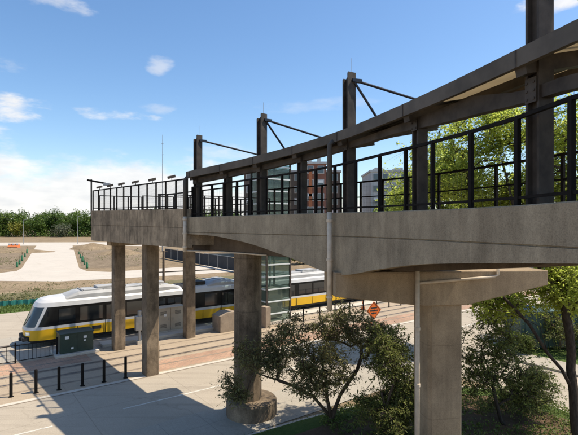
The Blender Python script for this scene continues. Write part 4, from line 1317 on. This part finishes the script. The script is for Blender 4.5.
def bz(x, y): return bed_z(x, y)-0.05
# the many-stemmed shrub tree in the middle
b = Vector((1.75, 19.3, 0)); b.z = bz(b.x, b.y)
def wpx(x, y, depth): return Vector(((x-HX)/F*depth, depth, CZ-(y-HY)/F*depth))
grow_tree('shrub_tree', 'spreading olive-leaved shrub tree in the middle, in front of the round-footed column', 'tree', b,
          [[b, wpx(332, 418, 19.3)], [wpx(332, 418, 19.3), wpx(312, 395, 19.2), wpx(290, 385, 19.0), wpx(255, 372, 18.6)],
           [wpx(332, 418, 19.3), wpx(340, 395, 19.4), wpx(357, 370, 19.7), wpx(362, 345, 19.8)], [wpx(331, 418, 19.3), wpx(325, 385, 18.9), wpx(320, 350, 18.6)],
           [wpx(336, 405, 19.3), wpx(360, 398, 19.0), wpx(375, 378, 18.8)]],
          [(wpx(255, 362, 18.7), (1.5, 1.1, 0.9), 1.15), (wpx(300, 350, 18.9), (1.6, 1.5, 1.4), 1.7), (wpx(345, 335, 19.4), (1.6, 1.6, 1.3), 1.8), (wpx(378, 345, 19.4), (1.0, 1.2, 1.2), 1.0), (wpx(315, 370, 18.6), (2.3, 1.3, 1.0), 1.9), (wpx(236, 385, 18.6), (0.6, 0.6, 0.7), 0.35)],
          520, 47, 0.15, 'olive', 'bark2', 0.12, 11, 0.30, droop=0.35, aspect=0.34)
b = Vector((3.75, 17.6, 0)); b.z = bz(b.x, b.y)
grow_tree('shrub_tree', 'dense dark green shrub tree left of the massive pale column', 'tree', b,
          [[b, b+Vector((0.05, 0, 1.2))], [b+Vector((0.05, 0, 1.2)), b+Vector((-0.4, 0.2, 2.8))], [b+Vector((0.05, 0, 1.2)), b+Vector((0.5, -0.1, 2.7))]],
          [(wpx(393, 360, 17.6), (0.95, 1.0, 1.5), 1.3), (wpx(390, 410, 17.6), (1.3, 1.1, 1.2), 1.3), (wpx(410, 385, 17.8), (0.9, 1.0, 1.5), 0.8)],
          380, 52, 0.14, 'olive2', 'bark2', 0.09, 23, 0.28, droop=0.3, aspect=0.36)
b = wpx(505, 440, 18.5); b.z = bz(b.x, b.y)
grow_tree('shrub_tree', 'loose green shrub tree with a leaning stem right of the massive pale column', 'tree', b,
          [[b, wpx(501, 420, 18.6), wpx(492, 382, 18.8)], [wpx(492, 382, 18.8), wpx(483, 350, 19)], [wpx(494, 395, 18.7), wpx(475, 385, 18.7)], [wpx(494, 388, 18.8), wpx(512, 355, 19.2)]],
          [(wpx(482, 350, 19), (1.2, 1.2, 1.2), 1.2), (wpx(508, 362, 19.2), (1.3, 1.3, 1.1), 1.2), (wpx(524, 392, 19.3), (1.0, 1.0, 0.9), 0.8), (wpx(475, 385, 18.8), (0.7, 0.9, 0.8), 0.6), (wpx(495, 328, 19.2), (1.2, 1.0, 0.7), 0.6), (wpx(530, 372, 19.4), (0.9, 0.9, 0.9), 0.6), (wpx(510, 412, 18.8), (1.6, 1.0, 0.6), 0.5)],
          370, 36, 0.14, 'olive2', 'bark', 0.08, 37, 0.30, droop=0.3, aspect=0.4)
b = wpx(536, 425, 20.5); b.z = bz(b.x, b.y)
grow_tree('shrub', 'low leafy shrub at the edge of the mulch bed under the right-hand tree', 'shrub', b,
          [[b, b+Vector((0, 0, 0.6))]], [(b+Vector((0, 0, 1.1)), (1.0, 0.9, 0.9), 1)], 90, 30, 0.12, 'ivy', 'bark2', 0.05, 41, 0.3)
# the big spring-leaved tree to the right, behind the footbridge
b = Vector((10.9, 16.7, 0)); b.z = bz(b.x, b.y)
grow_tree('shade_tree', 'tall forked tree with dark limbs and bright spring leaves beyond the footbridge', 'tree', b,
          [[b, wpx(576, 430, 16.8), wpx(573, 392, 16.9), wpx(570, 335, 17.2), wpx(564, 300, 17.5), wpx(556, 262, 17.9), wpx(548, 215, 18.4), wpx(530, 160, 19.2)],
           [wpx(573, 390, 16.9), wpx(548, 352, 16.9), wpx(530, 325, 17.1), wpx(503, 296, 17.8), wpx(488, 265, 18.6), wpx(470, 200, 19.6), wpx(462, 150, 20)],
           [wpx(556, 350, 16.9), wpx(540, 325, 16.9), wpx(510, 312, 17.2), wpx(470, 303, 18.2)],
           [wpx(564, 300, 17.5), wpx(580, 260, 18), wpx(590, 190, 18.6), wpx(580, 130, 19)],
           [wpx(562, 292, 17.6), wpx(543, 274, 17.8), wpx(520, 230, 18.4), wpx(500, 150, 19.5)]],
          [(wpx(490, 150, 20), (2.6, 2.0, 2.6), 1.5), (wpx(545, 150, 20), (2.4, 2.2, 2.8), 1.5), (wpx(595, 170, 20), (2.2, 2.2, 3.6), 1.1), (wpx(445, 165, 21), (1.7, 1.5, 2.0), 0.9), (wpx(555, 282, 17.8), (1.7, 1.4, 0.9), 0.55), (wpx(500, 302, 18.6), (1.5, 1.2, 0.6), 0.3), (wpx(520, 200, 20), (3.0, 1.6, 1.2), 0.9), (wpx(575, 300, 18), (0.9, 1.0, 1.0), 0.4)],
          1050, 52, 0.165, 'spring', 'bark', 0.17, 53, 0.5, droop=0.2, step=0.6, aspect=0.55)
b = Vector((9.6, 31.5, 0))
grow_tree('shade_tree', 'broad spring-green tree farther back, seen through the railing', 'tree', b,
          [[b, b+Vector((0, 0, 3)), b+Vector((0.3, 0.2, 7))], [b+Vector((0, 0, 3.4)), b+Vector((-1.8, 0, 7.5))], [b+Vector((0, 0, 4)), b+Vector((2.4, 0.4, 8.5))]],
          [(b+Vector((0.2, 0, 9.8)), (3.4, 3.0, 3.4), 2.4), (b+Vector((3.6, 0, 8.6)), (2.4, 2.4, 2.2), 1), (b+Vector((1.4, 0, 12.4)), (2.4, 2.2, 1.8), 0.9)],
          640, 58, 0.22, 'spring', 'bark', 0.2, 59, 0.5, step=0.8, aspect=0.55)
# greenery on the far corner
for i, (x, y, h, lab, ml) in enumerate([(560, 352, 3.2, 'round bush on the corner lawn right of the teal container', 'olive2'), (508, 338, 2.4, 'small bush left of the blue and orange signs', 'ivy'), (590, 356, 3.0, 'round bush at the right edge of the corner lawn', 'ivy'), (523, 352, 1.2, 'low bush in front of the blue and orange signs', 'ivy')]):
    b = gpx(x, y)
    grow_tree('bush', lab, 'bush', b, [[b, b+Vector((0, 0, h*0.3))]], [(b+Vector((0, 0, h*0.55)), (h*0.6, h*0.6, h*0.5), 1)], 90, 26, 0.2, ml, 'bark2', 0.07, 70+i, 0.28)

# low plants in the bed: ground cover nobody could count
rnd = random.Random(5)
gm = MB()
for _ in range(2800):
    x = rnd.uniform(1.5, 14); y = rnd.uniform(12, 23.5)
    d = inset_depth(x, y)
    if d < 0.25: continue
    if noise.noise(Vector((x*0.5, y*0.5, 2.0))) < (-0.05 if x < 6 else -0.3) and d > 1.2: continue
    z = bed_z(x, y)
    hh = rnd.uniform(0.1, 0.45)*(0.6 if x < 6 else 1.2)
    for k in range(9):
        add_leaf(gm, Vector((x+rnd.gauss(0, 0.13), y+rnd.gauss(0, 0.13), z+rnd.random()*hh)), 0.125, rnd, -0.3, 0.5)
o = gm.build('ground_cover', 'ivy'); o['kind'] = 'stuff'; o['label'] = 'low leafy ground cover on the mulch bed'
gm = MB()
for _ in range(9000):
    x = rnd.uniform(-5, 14); y = rnd.uniform(10, 24.5)
    d = inset_depth(x, y)
    if d < 0.12 or d > 1.5+0.4*noise.noise(Vector((x, y, 0))): continue
    z = bed_z(x, y)-0.03; a = rnd.uniform(0, 6.28); hh = rnd.uniform(0.06, 0.15); w = 0.01
    dx, dy = math.cos(a)*w, math.sin(a)*w
    b_ = len(gm.v)
    gm.v += [(x-dx, y-dy, z), (x+dx, y+dy, z), (x+rnd.gauss(0, 0.04), y+rnd.gauss(0, 0.04), z+hh)]
    gm.f.append((b_, b_+1, b_+2))
o = gm.build('grass', 'grassleaf'); o['kind'] = 'stuff'; o['label'] = 'short grass along the rim of the mulch bed'
# weeds on the scrub verge and lawn verge grass
gm = MB()
for _ in range(650):
    x = rnd.uniform(-60, 70); y = 290+16*rnd.random()**1.3
    p = gpx(x, y)
    n_ = 0.6*p.x-0.8*p.y
    if n_ > -57 or n_ < -67 or noise.noise(p*0.16) < 0.02+0.002*(x): continue
    hh = rnd.uniform(0.08, 0.38)
    for k in range(8):
        add_leaf(gm, p+Vector((rnd.gauss(0, 0.4), rnd.gauss(0, 0.4), rnd.random()*hh)), 0.22, rnd, -0.4, 0.5)
o = gm.build('weeds', 'weed'); o['kind'] = 'stuff'; o['label'] = 'rough weeds on the scrub strip behind the silt fence'
gm = MB()
for _ in range(5200):
    t_ = rnd.uniform(-24, 16); n_ = rnd.uniform(-55.9, -51.6)
    p = tn(t_, n_, 0.0); a = rnd.uniform(0, 6.28); w = 0.05
    dx, dy = math.cos(a)*w, math.sin(a)*w; b_ = len(gm.v)
    gm.v += [(p.x-dx, p.y-dy, 0.0), (p.x+dx, p.y+dy, 0.0), (p.x+rnd.gauss(0, 0.1), p.y+rnd.gauss(0, 0.1), rnd.uniform(0.12, 0.32))]
    gm.f.append((b_, b_+1, b_+2))
o = gm.build('verge_grass', 'grassleaf'); o['kind'] = 'stuff'; o['label'] = 'green grass on the verge left of the train'

gm = MB()
for _ in range(700):
    if rnd.random() < 0.5: x, y = rnd.uniform(-40, 12), rnd.uniform(249, 268)
    elif rnd.random() < 0.5: x, y = rnd.uniform(86, 158), rnd.uniform(249, 265)
    else: x, y = rnd.uniform(-30, 170), rnd.uniform(283, 290)
    p = gpx(x, y)
    if noise.noise(p*0.06) < -0.15: continue
    sc = p.y/60
    for k in range(5):
        add_leaf(gm, p+Vector((rnd.gauss(0, 0.4), rnd.gauss(0, 0.5), rnd.random()*0.16))*sc, 0.17*sc, rnd, -0.3, 0.5)
o = gm.build('field_weeds', 'weed'); o['kind'] = 'stuff'; o['label'] = 'sparse weed tufts on the bare dirt of the field'
# tree line at the far edge of the field
def far_tree_proto(name, mat, seed, w, h, n_clump=64, per=60, leaf=0.85):
    rr = random.Random(seed)
    th = thing(name, '-', 'tree', (0, 0, 0), 'trees along the far edge of the field')
    m = MB()
    m.tube([(0, 0, 0), (0.1, 0, h*0.35), (0.0, 0.1, h*0.7)], [0.32, 0.24, 0.08], 7)
    for k in range(5):
        a = rr.uniform(0, 6.28); z = h*rr.uniform(0.25, 0.5)
        m.tube([(0, 0, z), (math.cos(a)*w*0.3, math.sin(a)*w*0.3, z+h*0.25)], [0.14, 0.04], 5)
    m.build('trunk', 'bark', th)
    c = MB()
    for k in range(n_clump):
        d = Vector((rr.gauss(0, 1), rr.gauss(0, 1), rr.gauss(0, 1))).normalized()*(rr.random()**0.4)
        q = Vector((d.x*w*0.5, d.y*w*0.5, h*0.50+d.z*h*0.47))
        rc = rr.uniform(0.09, 0.18)*w
        for _ in range(per):
            e = Vector((rr.gauss(0, 1), rr.gauss(0, 1), rr.gauss(0, 0.8))).normalized()*rc*rr.uniform(0.6, 1.05)
            add_leaf(c, q+e, leaf, rr, 0.1, 0.75)
    c.build('crown', mat, th)
    return th
protos = [far_tree_proto('oak_tree', 'far1', 1, 16, 17), far_tree_proto('oak_tree', 'far1', 2, 14, 18.5), far_tree_proto('elm_tree', 'far2', 3, 15, 16), far_tree_proto('elm_tree', 'far2', 4, 13, 14.5)]
yel = far_tree_proto('young_tree', 'far3', 5, 13, 9.5, 34, 50, 0.7)
gry = far_tree_proto('young_tree', 'far4', 6, 13, 9, 34, 50, 0.7)
rr = random.Random(12)
row = [(-7, 1, 300, 1.0, 'tall dark oak cut by the left edge of the picture, in the far tree line'),
       (2, 2, 292, 1.05, 'mid-green elm in the far tree line left of the orange barrier'),
       (10, 0, 304, 1.08, 'wide dark oak in the far tree line above the orange barrier'),
       (19, 3, 296, 1.05, 'paler elm in the far tree line directly behind the yellow young tree'),
       (27, 1, 306, 1.0, 'tall dark oak right of the yellow young tree in the far tree line'),
       (36, 0, 290, 0.92, 'wide dark oak above the left edge of the white path'),
       (44, 2, 312, 1.12, 'mid-green elm above the middle of the white path, set farther back'),
       (53, 1, 298, 1.0, 'tall dark oak above the right edge of the white path'),
       (61, 3, 302, 1.12, 'paler elm behind the low grey-green young tree'),
       (70, 0, 296, 1.02, 'wide dark oak just left of the lamp post beside the landing'),
       (79, 2, 308, 1.12, 'mid-green elm just right of the lamp post beside the landing'),
       (88, 1, 294, 1.0, 'tall dark oak touching the outer corner of the landing')]
x = 97
while x < 240:
    row.append((x, rr.randrange(4), 300+rr.uniform(-8, 16), rr.uniform(0.95, 1.12), 'tree of the far tree line whose top just shows through the landing railing')); x += 10
used = [False]*4
for x, k, dist, scl, lab in row:
    loc = Vector(((x-HX)/F*dist, dist, 0))
    if not used[k]:
        protos[k].location = loc; protos[k].scale = (scl, scl, scl); protos[k].rotation_euler = (0, 0, rr.uniform(0, 6)); protos[k]['label'] = lab; used[k] = True
    else: copy_thing(protos[k], loc, lab, rr.uniform(0, 6), (scl, scl, scl*rr.uniform(0.92, 1.08)))
# the understorey reads as one mass
um = MB()
for _ in range(9000):
    x = rr.uniform(-30, 240); dist = rr.uniform(283, 300)
    p = Vector(((x-HX)/F*dist, dist, abs(rr.gauss(0, 2.2))))
    if noise.noise(p*0.05) < -0.25: continue
    add_leaf(um, p, 0.95, rr, 0.1, 0.75)
o = um.build('undergrowth', 'far1'); o['kind'] = 'stuff'; o['label'] = 'dark undergrowth below the far tree line'
yel.location = Vector(((17-HX)/F*286, 286, 0)); yel['label'] = 'bright yellow-green young tree in front of the tree line, far left'
gry.location = Vector(((63-HX)/F*284, 284, 0)); gry['label'] = 'low grey-green young tree in front of the tree line, near the landing'
copy_thing(yel, Vector(((232-HX)/F*150, 150, 0)), 'yellow-green young tree beyond the black construction fence', 2.0, 0.7)
copy_thing(yel, Vector(((303-HX)/F*96, 96, 0)), 'yellow-green young tree behind the train, right of the lift tower', 1.2, 0.55)
copy_thing(protos[2], Vector(((400-HX)/F*115, 115, 0)), 'leafy elm in front of the pale grey apartment building', 0.7, 0.95)
copy_thing(protos[0], Vector(((640-HX)/F*95, 95, 0)), 'dark oak beyond the street corner at the right edge', 0.9, 0.9)
copy_thing(protos[3], Vector(((500-HX)/F*70, 70, 0)), 'slim elm between the low building and the signs', 1.9, 0.5)

# ------------------------------------------------------------------ world, sun, camera
sun_dir = Vector((0.55, 0.07, 1.0)).normalized()
el = math.asin(sun_dir.z); az = math.atan2(sun_dir.x, sun_dir.y)
w = bpy.data.worlds.new('World'); scene.world = w; w.use_nodes = True
nt = w.node_tree; nt.nodes.clear()
out = nt.nodes.new('ShaderNodeOutputWorld')
bg = nt.nodes.new('ShaderNodeBackground'); bg.inputs['Strength'].default_value = 0.14
sky = nt.nodes.new('ShaderNodeTexSky'); sky.sky_type = 'NISHITA'; sky.sun_disc = False
sky.sun_elevation = el; sky.sun_rotation = az; sky.air_density = 1.0; sky.dust_density = 0.6; sky.ozone_density = 1.6
tc = nt.nodes.new('ShaderNodeTexCoord')
sep = nt.nodes.new('ShaderNodeSeparateXYZ'); nt.links.new(tc.outputs['Generated'], sep.inputs[0])
def math_(op, a, b=None):
    n = nt.nodes.new('ShaderNodeMath'); n.operation = op
    for i, v in enumerate((a, b)):
        if v is None: continue
        if isinstance(v, (int, float)): n.inputs[i].default_value = v
        else: nt.links.new(v, n.inputs[i])
    return n.outputs[0]
azn = math_('ARCTAN2', sep.outputs['X'], sep.outputs['Y'])
eln = math_('ARCSINE', sep.outputs['Z'])
comb = nt.nodes.new('ShaderNodeCombineXYZ')
nt.links.new(math_('MULTIPLY', azn, 1.0), comb.inputs[0]); nt.links.new(math_('MULTIPLY', eln, 2.6), comb.inputs[1])
cn = nt.nodes.new('ShaderNodeTexNoise'); cn.inputs['Scale'].default_value = 7.5; cn.inputs['Detail'].default_value = 10; cn.inputs['Roughness'].default_value = 0.58
nt.links.new(comb.outputs[0], cn.inputs['Vector'])
nf = cn.outputs['Fac']
def smooth(v, a, b):
    n = nt.nodes.new('ShaderNodeMapRange'); n.interpolation_type = 'SMOOTHSTEP'
    nt.links.new(v, n.inputs['Value']); n.inputs['From Min'].default_value = a; n.inputs['From Max'].default_value = b
    return n.outputs['Result']
def ang(x, y):
    v = Vector(((x-HX)/F, 1, (HY-y)/F)).normalized()
    return math.atan2(v.x, v.y), math.asin(v.z)
total = None
# (x, y, half width, half height in photo pixels, density): where each cloud stands in the sky
for x, y, rx, ry, dens in [(18, 107, 46, 11, 1.0), (105, 114, 46, 5.5, 0.85), (6, 66, 34, 7, 0.45), (160, 66, 11, 8, 0.5), (160, 109, 20, 5, 0.35), (55, 3, 34, 9, 0.5),
                           (565, -2, 40, 9, 0.9), (240, 152, 36, 7, 0.4), (330, 105, 60, 7, 0.22), (-90, 120, 60, 16, 0.9)]:
    a0_, e0_ = ang(x, y); a1_, e1_ = ang(x+rx, y); a2_, e2_ = ang(x, y-ry)
    ra, re_ = abs(a1_-a0_), abs(e2_-e0_)
    dx = math_('DIVIDE', math_('SUBTRACT', azn, a0_), ra); dy = math_('DIVIDE', math_('SUBTRACT', eln, e0_), re_)
    r2 = math_('ADD', math_('MULTIPLY', dx, dx), math_('MULTIPLY', dy, dy))
    body = math_('SUBTRACT', 1.0, math_('MULTIPLY', r2, 0.5))
    v = math_('ADD', body, math_('MULTIPLY', math_('SUBTRACT', nf, 0.49), 5.5))
    mval = math_('MULTIPLY', smooth(v, 0.25, 1.5), dens)
    total = mval if total is None else math_('MAXIMUM', total, mval)
# low cloud bank near the horizon, thickest to the left
azl = smooth(azn, 0.10, -0.25)
azl = math_('MAXIMUM', azl, 0.0)
top_e = math_('ADD', 0.045, math_('MULTIPLY', azl, 0.085))
v = math_('ADD', math_('DIVIDE', math_('SUBTRACT', top_e, eln), 0.05), math_('MULTIPLY', math_('SUBTRACT', nf, 0.5), 4.5))
bank = math_('MULTIPLY', smooth(v, -0.3, 0.9), 0.92)
total = math_('MAXIMUM', total, bank)
mx = nt.nodes.new('ShaderNodeMix'); mx.data_type = 'RGBA'
nt.links.new(total, mx.inputs['Factor'])
A = [i for i in mx.inputs if i.name == 'A' and i.type == 'RGBA'][0]; B = [i for i in mx.inputs if i.name == 'B' and i.type == 'RGBA'][0]
hs = nt.nodes.new('ShaderNodeHueSaturation'); hs.inputs['Saturation'].default_value = 1.16; hs.inputs['Value'].default_value = 1.0
nt.links.new(sky.outputs[0], hs.inputs['Color']); nt.links.new(hs.outputs[0], A)
cn2 = nt.nodes.new('ShaderNodeTexNoise'); cn2.inputs['Scale'].default_value = 16; cn2.inputs['Detail'].default_value = 8
nt.links.new(comb.outputs[0], cn2.inputs['Vector'])
cr = nt.nodes.new('ShaderNodeValToRGB'); nt.links.new(cn2.outputs['Fac'], cr.inputs['Fac'])
cr.color_ramp.elements[0].position = 0.3; cr.color_ramp.elements[0].color = (4.6, 4.65, 4.8, 1)
cr.color_ramp.elements[1].position = 0.62; cr.color_ramp.elements[1].color = (5.7, 5.6, 5.5, 1)
nt.links.new(cr.outputs['Color'], B)
nt.links.new([o for o in mx.outputs if o.type == 'RGBA'][0], bg.inputs['Color'])
nt.links.new(bg.outputs[0], out.inputs['Surface'])

sl_ = bpy.data.lights.new('sun', 'SUN'); sl_.energy = 4.7; sl_.angle = math.radians(0.5); sl_.color = (1.0, 0.91, 0.77)
so = bpy.data.objects.new('sun', sl_); COL.objects.link(so)
so.rotation_euler = (-sun_dir).to_track_quat('-Z', 'Y').to_euler(); so.location = (20, -10, 60)

cam = bpy.data.cameras.new('camera'); co = bpy.data.objects.new('camera', cam); COL.objects.link(co)
cam.sensor_width = 36; cam.sensor_fit = 'HORIZONTAL'; cam.lens = 36*F/578
co.location = (0, 0, CZ); co.rotation_euler = (math.pi/2, 0, 0)
cam.shift_y = (HY-217.5)/578; cam.clip_start = 0.1; cam.clip_end = 4000
scene.camera = co
scene.render.engine = 'CYCLES'
vs = scene.view_settings; vs.view_transform = 'Standard'; vs.look = 'None'; vs.exposure = 0.42; vs.gamma = 1.0; vs.use_curve_mapping = False
